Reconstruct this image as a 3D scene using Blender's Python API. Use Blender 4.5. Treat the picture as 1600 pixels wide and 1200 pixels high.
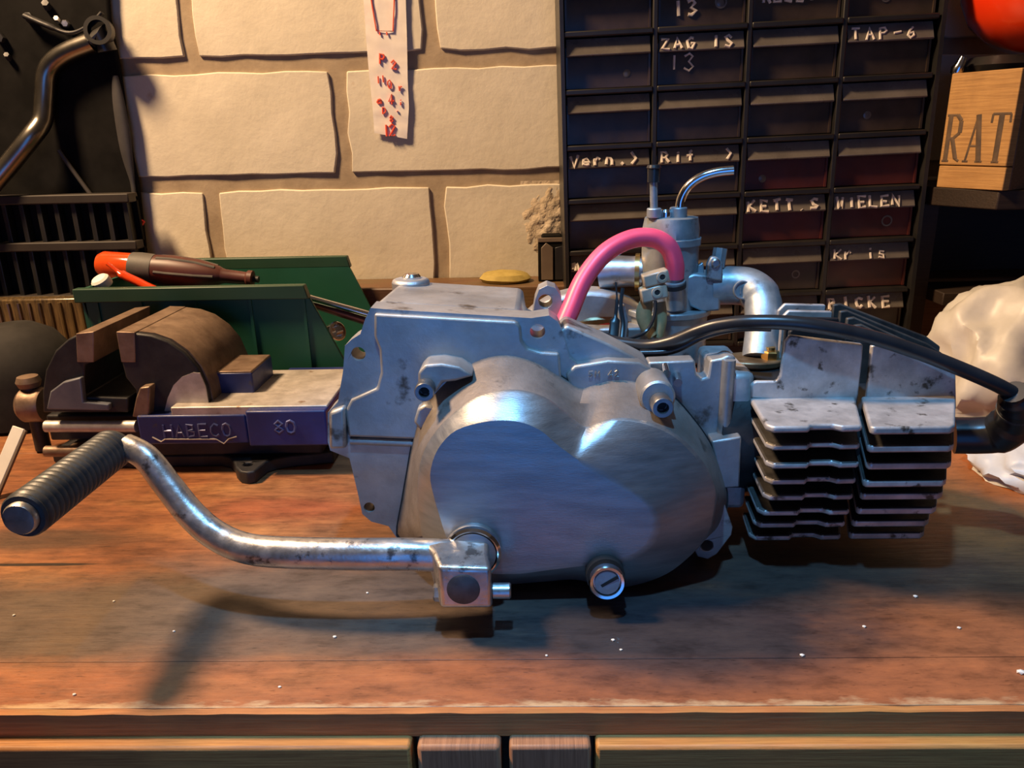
import bpy, bmesh, math, random
from mathutils import Vector, Matrix, noise
from mathutils.geometry import tessellate_polygon
random.seed(7)
for o in list(bpy.data.objects): bpy.data.objects.remove(o)
sc = bpy.context.scene
COL = sc.collection
S = 0.01                                   # all numbers below are centimetres

# ------------------------------------------------------------------ camera
FPX = 1200.0
CAM_LOC = Vector((0, -25.5, 22.0)); PITCH, YAW, ROLL = map(math.radians, (18.0, -1.5, 1.3))
FW = Vector((math.sin(YAW)*math.cos(PITCH), math.cos(YAW)*math.cos(PITCH), -math.sin(PITCH)))
_rt = Vector((math.cos(YAW), -math.sin(YAW), 0)); _up = _rt.cross(FW)
RT = math.cos(ROLL)*_rt - math.sin(ROLL)*_up
UP = math.sin(ROLL)*_rt + math.cos(ROLL)*_up
cam_d = bpy.data.cameras.new('camera'); cam = bpy.data.objects.new('camera', cam_d); COL.objects.link(cam)
cam_d.sensor_width = 36; cam_d.lens = 36*FPX/1600; cam_d.clip_start = 0.01; cam_d.clip_end = 50
M = Matrix((RT, UP, -FW)).transposed().to_4x4(); M.translation = CAM_LOC*S
cam.matrix_world = M
sc.camera = cam

# ------------------------------------------------------------------ world, lights, exposure
w = bpy.data.worlds.new('world'); sc.world = w; w.use_nodes = True
w.node_tree.nodes['Background'].inputs[0].default_value = (0.135, 0.092, 0.068, 1)
w.node_tree.nodes['Background'].inputs[1].default_value = 0.50
def area(name, loc, target, size, power, col, sy=None):
    d = bpy.data.lights.new(name, 'AREA'); d.energy = power; d.color = col
    d.size = size*S
    if sy: d.shape = 'RECTANGLE'; d.size_y = sy*S
    else: d.shape = 'DISK'
    o = bpy.data.objects.new(name, d); COL.objects.link(o)
    v = Vector(target)-Vector(loc)
    o.rotation_euler = v.to_track_quat('-Z', 'Y').to_euler(); o.location = Vector(loc)*S
    return o
area('warm_bulb_lamp', (-74, 16, 104), (0, 36, 5), 20, 29.0, (1.0, 0.67, 0.38))
def spot(name, loc, target, r, power, col, cone, blend):
    d = bpy.data.lights.new(name, 'SPOT'); d.energy = power; d.color = col; d.shadow_soft_size = r*S
    d.spot_size = math.radians(cone); d.spot_blend = blend
    o = bpy.data.objects.new(name, d); COL.objects.link(o)
    o.rotation_euler = (Vector(target)-Vector(loc)).to_track_quat('-Z', 'Y').to_euler(); o.location = Vector(loc)*S
    return o
spot('cool_led_worklamp', (-2, -13, 80), (6, 9, 3), 1.8, 25.0, (0.18, 0.54, 1.0), 42, .55)
area('blue_front_fill', (0, -190, -5), (0, 10, 0), 90, 5.5, (0.03, 0.29, 1.0), 130)  # unseen fill added behind the camera to turn the engine's front faces blue
vs = sc.view_settings
vs.view_transform = 'Standard'; vs.look = 'None'; vs.exposure = 0.0; vs.gamma = 1.0
vs.use_curve_mapping = False

# ------------------------------------------------------------------ helpers
def W(x, y, Y):
    """point of the photo (1600x1200) at world depth Y (cm)"""
    d = FW + RT*((x-800)/FPX) - UP*((y-600)/FPX)
    return CAM_LOC + d*((Y-CAM_LOC.y)/d.y)
def WZ(x, y, Z):
    d = FW + RT*((x-800)/FPX) - UP*((y-600)/FPX)
    return CAM_LOC + d*((Z-CAM_LOC.z)/d.z)
def XZ(pts, Y): return [(W(x, y, Y).x, W(x, y, Y).z) for x, y in pts]

ORG = {}
def thing(name, label, cat, loc=(0, 0, 0), group=None):
    o = bpy.data.objects.new(name, None); COL.objects.link(o); o.location = Vector(loc)*S
    o.empty_display_size = .02
    o['label'] = label; o['category'] = cat
    if group: o['group'] = group
    ORG[o.name] = Vector(loc)
    return o
def tag(o, label, cat, group=None):
    o['label'] = label; o['category'] = cat
    if group: o['group'] = group
    return o
def obj(name, bm, mat, parent=None, smooth=35, bevel=0, seg=2, org=None, sub=0):
    base = ORG[parent.name] if parent is not None else Vector(org or (0, 0, 0))
    for v in bm.verts: v.co = (v.co-base)*S
    bmesh.ops.recalc_face_normals(bm, faces=bm.faces[:])
    me = bpy.data.meshes.new(name); bm.to_mesh(me); bm.free()
    me.materials.append(mat)
    if smooth:
        for p in me.polygons: p.use_smooth = True
        if smooth < 180: me.set_sharp_from_angle(angle=math.radians(smooth))
    o = bpy.data.objects.new(name, me); COL.objects.link(o)
    if parent is not None: o.parent = parent
    else: o.location = base*S
    ORG[o.name] = base
    if bevel:
        m = o.modifiers.new('bevel', 'BEVEL'); m.width = bevel*S; m.segments = seg; m.limit_method = 'ANGLE'
        m.angle_limit = math.radians(38); m.harden_normals = False
    if sub:
        m = o.modifiers.new('sub', 'SUBSURF'); m.levels = sub; m.render_levels = sub
    return o
def B(): return bmesh.new()
def box(bm, x0, x1, y0, y1, z0, z1, m=None):
    vs = [bm.verts.new(((x0, x1)[i & 1], (y0, y1)[(i >> 1) & 1], (z0, z1)[i >> 2])) for i in range(8)]
    for f in ((0, 1, 3, 2), (4, 6, 7, 5), (0, 4, 5, 1), (2, 3, 7, 6), (0, 2, 6, 4), (1, 5, 7, 3)):
        bm.faces.new([vs[i] for i in f])
    if m is not None:
        for v in vs: v.co = m @ v.co
    return bm
def circ(cx, cz, r, n=20): return [(cx+r*math.cos(2*math.pi*i/n), cz+r*math.sin(2*math.pi*i/n)) for i in range(n)]
def plate(bm, pts, Y0, Y1, holes=(), back=None):
    """polygon in XZ extruded from Y0 to Y1 with real through holes; back = optional other outline"""
    loops = [pts]+list(holes)
    fv, kv = [], []
    for k, lp in enumerate(loops):
        f = [bm.verts.new((x, Y0, z)) for x, z in lp]
        bl = back if (back and k == 0) else lp
        b = [bm.verts.new((x, Y1, z)) for x, z in bl]
        n = len(lp)
        for i in range(n):
            bm.faces.new((f[i], f[(i+1) % n], b[(i+1) % n], b[i]))
        fv.append(f); kv.append(b)
    for grp in (fv, kv):
        if not holes: bm.faces.new(grp[0]); continue
        flat_ = [v for lp in grp for v in lp]
        for t in tessellate_polygon([[Vector((v.co.x, v.co.z, 0)) for v in lp] for lp in grp]):
            bm.faces.new([flat_[i] for i in t])
    return bm
def hplate(bm, pts, z0, z1, holes=()):
    """polygon in XY extruded in z"""
    k = len(bm.verts)
    plate(bm, pts, z0, z1, holes)
    bm.verts.ensure_lookup_table()
    for v in bm.verts[k:]: v.co = Vector((v.co.x, v.co.z, v.co.y))
    return bm
def frame(d):
    d = d.normalized(); a = Vector((0, 0, 1)) if abs(d.z) < .9 else Vector((0, 1, 0))
    u = d.cross(a).normalized(); return u, u.cross(d).normalized()
def tube(bm, pts, r, n=14, caps=True, flat=1.0, up=None):
    """sweep; r number or list; flat scales the second axis"""
    pts = [Vector(p) for p in pts]; m = len(pts)
    rs = r if isinstance(r, (list, tuple)) else [r]*m
    rings = []; u = None
    for i, p in enumerate(pts):
        d = (pts[min(i+1, m-1)]-pts[max(i-1, 0)]).normalized()
        if up is not None:
            v = (Vector(up)-d*d.dot(Vector(up))).normalized(); uu = v.cross(d)
        else:
            if u is None: uu, v = frame(d)
            else:
                uu = (u-d*u.dot(d)).normalized(); v = uu.cross(d)
        u = uu
        rings.append([bm.verts.new(p+(uu*math.cos(2*math.pi*k/n)+v*math.sin(2*math.pi*k/n)*flat)*rs[i]) for k in range(n)])
    for a, b in zip(rings, rings[1:]):
        for k in range(n): bm.faces.new((a[k], a[(k+1) % n], b[(k+1) % n], b[k]))
    if caps: bm.faces.new(rings[0][::-1]); bm.faces.new(rings[-1])
    return bm
def cat(pts, k=6, closed=False):
    """Catmull-Rom through pts (any dimension)"""
    P = [Vector(p) for p in pts]; n = len(P); out = []
    for i in range(n if closed else n-1):
        g = (lambda j: P[j % n]) if closed else (lambda j: P[max(0, min(n-1, j))])
        a, b, c, d = g(i-1), g(i), g(i+1), g(i+2)
        for s in range(k):
            t = s/k
            out.append(.5*((2*b)+(c-a)*t+(2*a-5*b+4*c-d)*t*t+(3*b-a-3*c+d)*t**3))
    if not closed: out.append(P[-1])
    return out
def lathe(bm, prof, o, ax, n=28):
    """prof: (r, h) along axis from o; closed at r=0 ends"""
    o = Vector(o); ax = Vector(ax).normalized(); u, v = frame(ax)
    rings = []
    for r, h in prof:
        if r < 1e-6: rings.append([bm.verts.new(o+ax*h)])
        else: rings.append([bm.verts.new(o+ax*h+(u*math.cos(2*math.pi*k/n)+v*math.sin(2*math.pi*k/n))*r) for k in range(n)])
    for a, b in zip(rings, rings[1:]):
        for k in range(n):
            q = (k+1) % n
            if len(a) == 1 and len(b) == 1: break
            if len(a) == 1: bm.faces.new((a[0], b[q], b[k]))
            elif len(b) == 1: bm.faces.new((a[k], a[q], b[0]))
            else: bm.faces.new((a[k], a[q], b[q], b[k]))
    return bm
def cyl(bm, a, b, r, n=20, r2=None):
    a, b = Vector(a), Vector(b); h = (b-a).length
    return lathe(bm, [(0, 0), (r, 0), (r if r2 is None else r2, h), (0, h)], a, b-a, n)
def loft(bm, rings, cap0=True, cap1=True):
    R = [[bm.verts.new(p) for p in r] for r in rings]; n = len(R[0])
    for a, b in zip(R, R[1:]):
        for k in range(n): bm.faces.new((a[k], a[(k+1) % n], b[(k+1) % n], b[k]))
    if cap0: bm.faces.new(R[0])
    if cap1: bm.faces.new(R[-1])
    return bm
def hexbolt(bm, a, ax, r, h):
    return lathe(bm, [(0, 0), (r, 0), (r, h*.85), (r*.85, h), (0, h)], a, ax, 6)
def socket_screw(name, parent, c, r, h, mat, dmat):
    """allen screw facing -Y, c = centre of the seat"""
    c = Vector(c)
    s = obj(name, lathe(B(), [(r*.98, 0), (r, h*.9), (r*.9, h), (r*.55, h), (r*.52, h*.45), (0, h*.45)], c, (0, -1, 0), 24), mat, parent)
    obj('hex_socket', lathe(B(), [(0, h*.47), (r*.5, h*.47), (r*.5, h*.5), (0, h*.5)], c, (0, -1, 0), 6), dmat, s)
    return s

# stroke lettering -----------------------------------------------------------
GL = {
 '0': ["0,.5 .15,.9 .5,1 .85,.85 1,.5 .85,.1 .5,0 .15,.1 0,.5"], '1': [".5,1 .5,0"], '3': ["0,.9 .5,1 .9,.8 .45,.55 .95,.3 .5,0 0,.1"],
 '6': [".8,1 .3,.7 .05,.25 .4,0 .85,.2 .7,.5 .1,.4"], '8': [".5,.52 .1,.75 .5,1 .9,.75 .5,.52 .05,.25 .5,0 .95,.25 .5,.52"],
 '2': ["0,.8 .5,1 .9,.75 0,0 1,0"], '5': ["1,1 .1,1 .05,.55 .6,.6 .9,.3 .5,0 0,.1"], '4': [".7,0 .7,1 0,.3 1,.3"],
 'A': ["0,0 .5,1 1,0", ".2,.35 .8,.35"], 'B': ["0,0 0,1 .7,.9 .7,.6 0,.52 .85,.4 .8,.1 0,0"], 'C': [".95,.85 .5,1 .1,.75 0,.4 .2,.1 .6,0 1,.15"],
 'E': ["1,1 0,1 0,0 1,0", "0,.5 .8,.5"], 'G': ["1,.85 .5,1 .05,.6 .2,.1 .7,0 1,.4 .6,.4"], 'I': [".5,1 .5,0"], 'K': ["0,1 0,0", ".9,1 .05,.45 1,0"],
 'L': ["0,1 0,0 .9,0"], 'M': ["0,0 .1,1 .5,.4 .9,1 1,0"], 'N': ["0,0 0,1 1,0 1,1"], 'O': ["0,.5 .15,.9 .5,1 .85,.85 1,.5 .85,.1 .5,0 .15,.1 0,.5"],
 'P': ["0,0 0,1 .8,.95 .9,.65 .6,.45 0,.45"], 'R': ["0,0 0,1 .7,1 .9,.75 .6,.5 0,.5", ".45,.5 1,0"], 'S': ["1,.85 .5,1 .1,.8 .4,.5 .9,.3 .6,0 0,.1"],
 'T': ["0,1 1,1", ".5,1 .5,0"], 'V': ["0,1 .5,0 1,1"], 'W': ["0,1 .25,0 .5,.7 .75,0 1,1"], 'Z': ["0,1 1,1 0,0 1,0"], 'H': ["0,0 0,1", "1,0 1,1", "0,.5 1,.5"],
 'D': ["0,0 0,1 .6,.9 1,.5 .6,.1 0,0"], 'U': ["0,1 0,.3 .5,0 1,.3 1,1"], 'F': ["0,0 0,1 1,1", "0,.5 .7,.5"], '-': ["0,.5 1,.5"], '.': [".4,.1 .55,.0"], ')': [".2,1 .8,.5 .2,0"],
 'e': ["0,.35 .9,.4 .5,.7 .1,.5 .1,.15 .5,0 .9,.1"], 'r': ["0,0 0,.65", "0,.4 .5,.7 .8,.6"], 'n': ["0,0 0,.65 .6,.65 .8,.4 .8,0"],
 'm': ["0,0 0,.65 .3,.65 .45,.4 .45,0", ".45,.4 .8,.65 1,.4 1,0"], 'i': [".5,.6 .5,0", ".5,.85 .5,.9"], 'f': [".8,.95 .4,.9 .4,0", "0,.55 .8,.55"], 't': [".4,.9 .4,.1 .8,0", "0,.6 .8,.6"],
 'a': [".8,.6 .2,.6 0,.3 .2,.05 .8,.2 .8,.6 .9,0"], 's': [".8,.6 .2,.65 .2,.4 .8,.3 .7,0 0,.05"], ' ': [] }
def lettering(bm, text, o, ux, uz, h, r, adv=.75, wid=.55, wob=.06, depth=None, n=5):
    """strokes swept along; o = lower left, ux/uz = unit axes on the surface"""
    o, ux, uz = Vector(o), Vector(ux).normalized(), Vector(uz).normalized()
    for i, ch in enumerate(text):
        for st in GL.get(ch, []):
            pp = [tuple(map(float, q.split(','))) for q in st.split()]
            pts = []
            for a, b in pp:
                a += random.uniform(-wob, wob); b += random.uniform(-wob, wob)
                pts.append(o+ux*(i*adv+a*wid)*h+uz*b*h)
            tube(bm, pts, r, n, up=ux.cross(uz))
    return bm

# ------------------------------------------------------------------ materials
def node_mat(name):
    m = bpy.data.materials.new(name); m.use_nodes = True
    nt = m.node_tree; bs = nt.nodes['Principled BSDF']
    return m, nt, bs
def ramp(nt, fac, stops):
    r = nt.nodes.new('ShaderNodeValToRGB'); e = r.color_ramp.elements
    while len(e) > 2: e.remove(e[-1])
    e[0].position, e[0].color = stops[0][0], (*stops[0][1], 1)
    e[1].position, e[1].color = stops[-1][0], (*stops[-1][1], 1)
    for p, c in stops[1:-1]:
        q = e.new(p); q.color = (*c, 1)
    nt.links.new(fac, r.inputs[0]); return r
def tex(nt, scale, detail=6, stretch=(1, 1, 1), rough=.6, coord='Object', dist=0):
    tc = nt.nodes.new('ShaderNodeTexCoord'); mp = nt.nodes.new('ShaderNodeMapping'); mp.inputs['Scale'].default_value = stretch
    n = nt.nodes.new('ShaderNodeTexNoise'); n.inputs['Scale'].default_value = scale; n.inputs['Detail'].default_value = detail
    n.inputs['Roughness'].default_value = rough; n.inputs['Distortion'].default_value = dist
    nt.links.new(tc.outputs[coord], mp.inputs[0]); nt.links.new(mp.outputs[0], n.inputs[0]); return n
def mix(nt, fac, a, b, mode='MIX'):
    m = nt.nodes.new('ShaderNodeMix'); m.data_type = 'RGBA'; m.blend_type = mode
    if isinstance(fac, (int, float)): m.inputs[0].default_value = fac
    else: nt.links.new(fac, m.inputs[0])
    for k, c in ((6, a), (7, b)):
        if isinstance(c, tuple): m.inputs[k].default_value = (*c, 1)
        else: nt.links.new(c, m.inputs[k])
    return m.outputs[2]
def pm(name, c1, c2=None, scale=30, metal=0, rough=.5, rvar=0, bump=0, bscale=200, stretch=(1, 1, 1), spots=None, spot_scale=120, spot_at=.62, coat=0, trans=0, sss=0, spec=.5, bdist=.0005, lo=.35, hi=.65):
    m, nt, bs = node_mat(name)
    bs.inputs['Metallic'].default_value = metal; bs.inputs['Roughness'].default_value = rough
    bs.inputs['Specular IOR Level'].default_value = spec
    bs.inputs['Coat Weight'].default_value = coat; bs.inputs['Transmission Weight'].default_value = trans
    if sss: bs.inputs['Subsurface Weight'].default_value = sss; bs.inputs['Subsurface Scale'].default_value = .004; bs.inputs['Subsurface Radius'].default_value = (1, .4, .4)
    n = tex(nt, scale, 7, stretch)
    c = ramp(nt, n.outputs[0], [(lo, c1), (hi, c2 or c1)]).outputs[0]
    if spots:
        n2 = tex(nt, spot_scale, 5); f = ramp(nt, n2.outputs[0], [(spot_at, (0, 0, 0)), (spot_at+.08, (1, 1, 1))]).outputs[0]
        c = mix(nt, f, c, spots)
    nt.links.new(c, bs.inputs['Base Color'])
    if rvar:
        n3 = tex(nt, scale*2.3, 5, stretch)
        mr = nt.nodes.new('ShaderNodeMapRange'); mr.inputs[1].default_value = .3; mr.inputs[2].default_value = .7
        mr.inputs[3].default_value = rough-rvar; mr.inputs[4].default_value = rough+rvar
        nt.links.new(n3.outputs[0], mr.inputs[0]); nt.links.new(mr.outputs[0], bs.inputs['Roughness'])
    if bump:
        n4 = tex(nt, bscale, 6, stretch); bp = nt.nodes.new('ShaderNodeBump'); bp.inputs['Strength'].default_value = bump
        bp.inputs['Distance'].default_value = bdist
        nt.links.new(n4.outputs[0], bp.inputs['Height']); nt.links.new(bp.outputs[0], bs.inputs['Normal'])
    return m
ALU = pm('cast_aluminium', (.29, .285, .285), (.47, .465, .465), 28, .68, .48, .08, .3, 420, spots=(.13, .11, .095), spot_scale=45, spot_at=.60)
ALUB = pm('brushed_aluminium', (.31, .32, .335), (.42, .425, .44), 25, .82, .40, .06, .2, 300, (1.5, 1.5, 8), spots=(.20, .20, .21), spot_scale=110, spot_at=.68)
FINM = pm('oily_fin_aluminium', (.36, .34, .335), (.60, .57, .56), 70, .45, .46, .08, .3, 300, spots=(.09, .075, .06), spot_scale=90, spot_at=.58)
FIND = pm('dark_fin_gap_shade', (.035, .033, .033), (.09, .085, .08), 60, .4, .5, .05, .3, 300)  # dark head fins; also the painted shade between the stacked fins
STEEL = pm('worn_steel', (.40, .39, .38), (.62, .59, .56), 60, .9, .36, .08, .25, 300, spots=(.22, .15, .10), spot_scale=90, spot_at=.64)
LEVER = pm('worn_chromed_steel', (.42, .41, .41), (.66, .63, .60), 70, .9, .34, .1, .35, 260, spots=(.16, .14, .13), spot_scale=110, spot_at=.58)
CHROME = pm('chrome', (.8, .8, .8), (.7, .7, .7), 30, 1, .14, .04)
ZINC = pm('die_cast_zinc', (.22, .245, .265), (.38, .41, .435), 55, .60, .48, .08, .25, 300, spots=(.13, .12, .115), spot_scale=80, spot_at=.61)
DSTEEL = pm('dark_screw_steel', (.20, .20, .21), (.32, .32, .33), 90, .9, .38)
SHAFT = pm('dark_shaft_end', (.075, .075, .08), (.12, .12, .125), 120, .6, .55)
HOLE = pm('black_recess', (.012, .012, .013), None, 30, 0, .7)
RUB = pm('black_rubber', (.030, .034, .038), (.055, .06, .065), 80, 0, .45, .08, .2, 400)
CABLE = pm('black_cable_sheath', (.012, .013, .016), (.02, .021, .025), 60, 0, .32)
PINK = pm('pink_silicone', (1.0, .075, .15), (1.0, .10, .19), 30, 0, .40, sss=.1)
BRASS = pm('brass', (.60, .38, .12), (.75, .50, .18), 60, .95, .28)
BROWNM = pm('oily_brown_metal', (.16, .10, .05), (.34, .24, .14), 70, .7, .4)
CREAM = pm('yellowed_clear_plastic', (.42, .34, .24), (.55, .46, .34), 90, 0, .3, trans=.25)
TAPEW = pm('yellow_brown_cloth_tape', (.20, .14, .06), (.33, .25, .12), 90, 0, .6)
BLACKP = pm('black_plastic', (.012, .0115, .011), (.022, .02, .019), 30, 0, .4)
BLACKD = pm('dull_black', (.006, .0055, .005), (.012, .011, .010), 30, 0, .75, spec=.06)
SMOKE = pm('smoky_drawer_plastic', (.030, .020, .013), (.075, .050, .033), 22, 0, .34, .06)
SMOKER = pm('red_brown_smoky_plastic', (.060, .013, .009), (.11, .024, .016), 22, 0, .34, .06)
SMOKEL = pm('grey_smoky_lip', (.105, .092, .080), (.17, .15, .13), 26, 0, .30, .06)
WHITEP = pm('white_marker_paint', (.72, .64, .55), (.80, .72, .63), 60, 0, .6)
GREEN = pm('green_plastic', (.012, .075, .047), (.016, .10, .062), 12, 0, .42, .05)
GREEND = pm('dark_green_plastic_rim', (.016, .050, .028), (.022, .065, .036), 12, 0, .45, .05)
BLUE = pm('dark_blue_enamel', (.012, .020, .10), (.018, .032, .16), 40, 0, .42, .08, .25, 260, spots=(.05, .04, .035), spot_scale=90, spot_at=.62)
IRON = pm('rusty_bare_iron', (.17, .11, .075), (.30, .21, .15), 60, .6, .48, .08, .3, 300)
DIRON = pm('dark_cast_iron', (.014, .014, .017), (.034, .032, .033), 50, .3, .5, .08, .3, 260)
BSTEEL = pm('bright_worn_iron', (.42, .38, .34), (.62, .57, .52), 70, .55, .5, .06, .25, 300, spots=(.28, .20, .14), spot_scale=80, spot_at=.62)
ORANGE = pm('translucent_orange_red', (.80, .06, .012), (.95, .12, .02), 40, 0, .14, trans=.35)
DRED = pm('dark_red_grip', (.055, .015, .011), (.09, .024, .018), 40, 0, .45)
GREYG = pm('grey_rubber_band', (.06, .055, .05), (.09, .08, .07), 60, 0, .6)
RED = pm('glossy_red_plastic', (.85, .035, .006), (.95, .06, .01), 10, 0, .2, coat=.4)
TAPE = pm('masking_tape', (.80, .72, .62), (.86, .79, .70), 90, 0, .32)
REDINK = pm('red_marker', (.75, .07, .03), (.80, .13, .06), 90, 0, .5)
BAG = pm('white_plastic_bag', (.56, .55, .53), (.66, .645, .62), 40, 0, .42)
AMBER = pm('amber_plastic', (.05, .035, .02), (.16, .105, .045), 60, 0, .22, stretch=(6, 6, .6))
PALE = pm('pale_painted_wood', (.72, .70, .64), (.80, .78, .72), 60, 0, .5)
YELLOW = pm('yellow_sponge', (.34, .25, .06), (.44, .33, .09), 90, 0, .8, bump=.4)
TAUPE = pm('grey_brown_plastic', (.13, .095, .065), (.18, .135, .095), 40, 0, .5)
CONC = pm('concrete', (.10, .09, .08), (.16, .145, .13), 12, 0, .85, bump=.3, bscale=60, bdist=.002)
DWALL = pm('dark_painted_wall', (.020, .015, .012), (.035, .026, .02), 8, 0, .7)
MORTAR = pm('grey_brown_mortar', (.30, .225, .145), (.40, .31, .205), 40, 0, .92, bump=.45, bscale=110, bdist=.001)
BRICK = pm('cream_painted_brick', (.60, .535, .41), (.69, .62, .485), 14, 0, .8, bump=.45, bscale=90, bdist=.0012, spots=(.52, .42, .30), spot_scale=28, spot_at=.70)
ROUGHB = pm('spalled_brick', (.42, .33, .22), (.62, .51, .37), 45, 0, .95, bump=1, bscale=70, bdist=.004)

def wood(name, cols, grain=(3, 40, 40), scale=9, rough=.42, gscale=14, dark=(.03, .02, .015), spec=.5):
    m, nt, bs = node_mat(name)
    big = tex(nt, scale, 5, (1, 2.2, 1)); fine = tex(nt, gscale, 8, grain, .65)
    c = ramp(nt, big.outputs[0], [(.30, cols[0]), (.5, cols[1]), (.70, cols[2])]).outputs[0]
    g = ramp(nt, fine.outputs[0], [(.33, (.35, .30, .27)), (.62, (1, 1, 1))]).outputs[0]
    c = mix(nt, .55, c, g, 'MULTIPLY')
    bs.inputs['Roughness'].default_value = rough; bs.inputs['Specular IOR Level'].default_value = spec
    bp = nt.nodes.new('ShaderNodeBump'); bp.inputs['Strength'].default_value = .35; bp.inputs['Distance'].default_value = .0008
    nt.links.new(fine.outputs[0], bp.inputs['Height']); nt.links.new(bp.outputs[0], bs.inputs['Normal'])
    nt.links.new(c, bs.inputs['Base Color'])
    return m, nt, bs, c
def blob(nt, cx, cy, rx, ry, soft=.35, nz=.5, ns=18):
    """stain mask on the bench: an ellipse with a ragged outline (object coordinates, cm)"""
    tc = nt.nodes.new('ShaderNodeTexCoord'); mp = nt.nodes.new('ShaderNodeMapping')
    mp.inputs['Location'].default_value = (-cx/rx, -cy/ry, 0); mp.inputs['Scale'].default_value = (100/rx, 100/ry, 0)
    nt.links.new(tc.outputs['Object'], mp.inputs[0])
    ln = nt.nodes.new('ShaderNodeVectorMath'); ln.operation = 'LENGTH'; nt.links.new(mp.outputs[0], ln.inputs[0])
    n = tex(nt, ns, 6, (1, 2, 1)); ma = nt.nodes.new('ShaderNodeMath'); ma.operation = 'MULTIPLY_ADD'
    nt.links.new(n.outputs[0], ma.inputs[0]); ma.inputs[1].default_value = nz*2; nt.links.new(ln.outputs['Value'], ma.inputs[2])
    mr = nt.nodes.new('ShaderNodeMapRange'); mr.inputs[1].default_value = 1+nz-soft; mr.inputs[2].default_value = 1+nz+soft
    mr.inputs[3].default_value = 1; mr.inputs[4].default_value = 0; nt.links.new(ma.outputs[0], mr.inputs[0])
    return mr.outputs[0]
def scaled(nt, v, k):
    m = nt.nodes.new('ShaderNodeMath'); m.operation = 'MULTIPLY'; nt.links.new(v, m.inputs[0]); m.inputs[1].default_value = k; return m.outputs[0]

# bench top: varnished, greyed by oil and dirt
BTOP, nt, bs, c = wood('stained_bench_wood', [(.16, .058, .026), (.27, .105, .044), (.40, .19, .075)], (3, 26, 26), 8, .40)
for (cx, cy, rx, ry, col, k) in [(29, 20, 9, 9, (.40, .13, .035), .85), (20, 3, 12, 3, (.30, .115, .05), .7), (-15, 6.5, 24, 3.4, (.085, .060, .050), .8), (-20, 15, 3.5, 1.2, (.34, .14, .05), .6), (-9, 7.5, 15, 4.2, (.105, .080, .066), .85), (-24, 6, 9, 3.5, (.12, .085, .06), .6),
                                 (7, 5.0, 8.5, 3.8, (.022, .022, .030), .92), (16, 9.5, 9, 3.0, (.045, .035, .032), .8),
                                 (-29, 14, 6, 1.2, (.05, .035, .025), .7),
                                 (24, 7, 2.2, 2.2, (.05, .03, .02), .8), (-16, 17.5, 5, 1.5, (.28, .07, .03), .6), (12, 13, 8, 4, (.05, .04, .035), .7), (0, 12, 12, 5, (.05, .04, .035), .7)]:
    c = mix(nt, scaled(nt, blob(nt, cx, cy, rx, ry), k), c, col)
c = mix(nt, scaled(nt, blob(nt, -8, 1.0, 60, 1.9, .3, .35, 30), .6), c, (.33, .115, .048))
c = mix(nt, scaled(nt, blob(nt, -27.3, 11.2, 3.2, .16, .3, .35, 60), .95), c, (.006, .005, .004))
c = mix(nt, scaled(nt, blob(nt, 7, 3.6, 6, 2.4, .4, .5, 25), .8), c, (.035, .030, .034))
mo = tex(nt, 38, 8, (1, 2.6, 1), .7); c = mix(nt, .8, c, ramp(nt, mo.outputs[0], [(.34, (.42, .40, .40)), (.5, (.95, .93, .92)), (.68, (1.35, 1.28, 1.15))]).outputs[0], 'MULTIPLY')
sc_ = tex(nt, 170, 3, (1, 5, 1), .6); c = mix(nt, .7, c, ramp(nt, sc_.outputs[0], [(.30, (.35, .32, .30)), (.38, (1, 1, 1))]).outputs[0], 'MULTIPLY')
# bare wood where the front edge is worn
tc = nt.nodes.new('ShaderNodeTexCoord'); sp = nt.nodes.new('ShaderNodeSeparateXYZ'); nt.links.new(tc.outputs['Object'], sp.inputs[0])
nn = tex(nt, 60, 5, (1, 3, 3)); ad = nt.nodes.new('ShaderNodeMath'); ad.operation = 'MULTIPLY_ADD'
nt.links.new(nn.outputs[0], ad.inputs[0]); ad.inputs[1].default_value = .018; nt.links.new(sp.outputs['Y'], ad.inputs[2])
mr = nt.nodes.new('ShaderNodeMapRange'); mr.inputs[1].default_value = .0085; mr.inputs[2].default_value = .0125; mr.inputs[3].default_value = 1; mr.inputs[4].default_value = 0
nt.links.new(ad.outputs[0], mr.inputs[0])
c = mix(nt, scaled(nt, mr.outputs[0], .85), c, (.55, .38, .21))
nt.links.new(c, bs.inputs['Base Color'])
rn = tex(nt, 25, 5); mr = nt.nodes.new('ShaderNodeMapRange'); mr.inputs[3].default_value = .30; mr.inputs[4].default_value = .55
nt.links.new(rn.outputs[0], mr.inputs[0]); nt.links.new(mr.outputs[0], bs.inputs['Roughness'])
EDGE = wood('dark_edge_board', [(.10, .048, .024), (.17, .085, .038), (.15, .105, .045)], (2, 60, 60), 10, .5)[0]
FRONTB = wood('brown_front_edge_wood', [(.30, .12, .045), (.50, .20, .065), (.44, .24, .075)], (2, 60, 60), 12, .5)[0]
RAIL = wood('brown_door_frame_wood', [(.40, .17, .05), (.56, .25, .07), (.48, .26, .075)], (2.5, 70, 70), 9, .5)[0]
STILE = wood('red_brown_stile_wood', [(.32, .145, .075), (.42, .20, .10), (.36, .18, .10)], (90, 3, 3), 9, .5)[0]
CRATEW = wood('honey_crate_wood', [(.42, .22, .07), (.55, .30, .10), (.48, .25, .08)], (2, 2, 60), 10, .6)[0]
SHELFW = wood('dark_shelf_wood', [(.020, .012, .008), (.032, .018, .011), (.04, .022, .012)], (2, 40, 40), 8, .6)[0]
INK = pm('faded_black_stamp_ink', (.07, .045, .03), (.14, .085, .045), 80, 0, .7)

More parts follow.
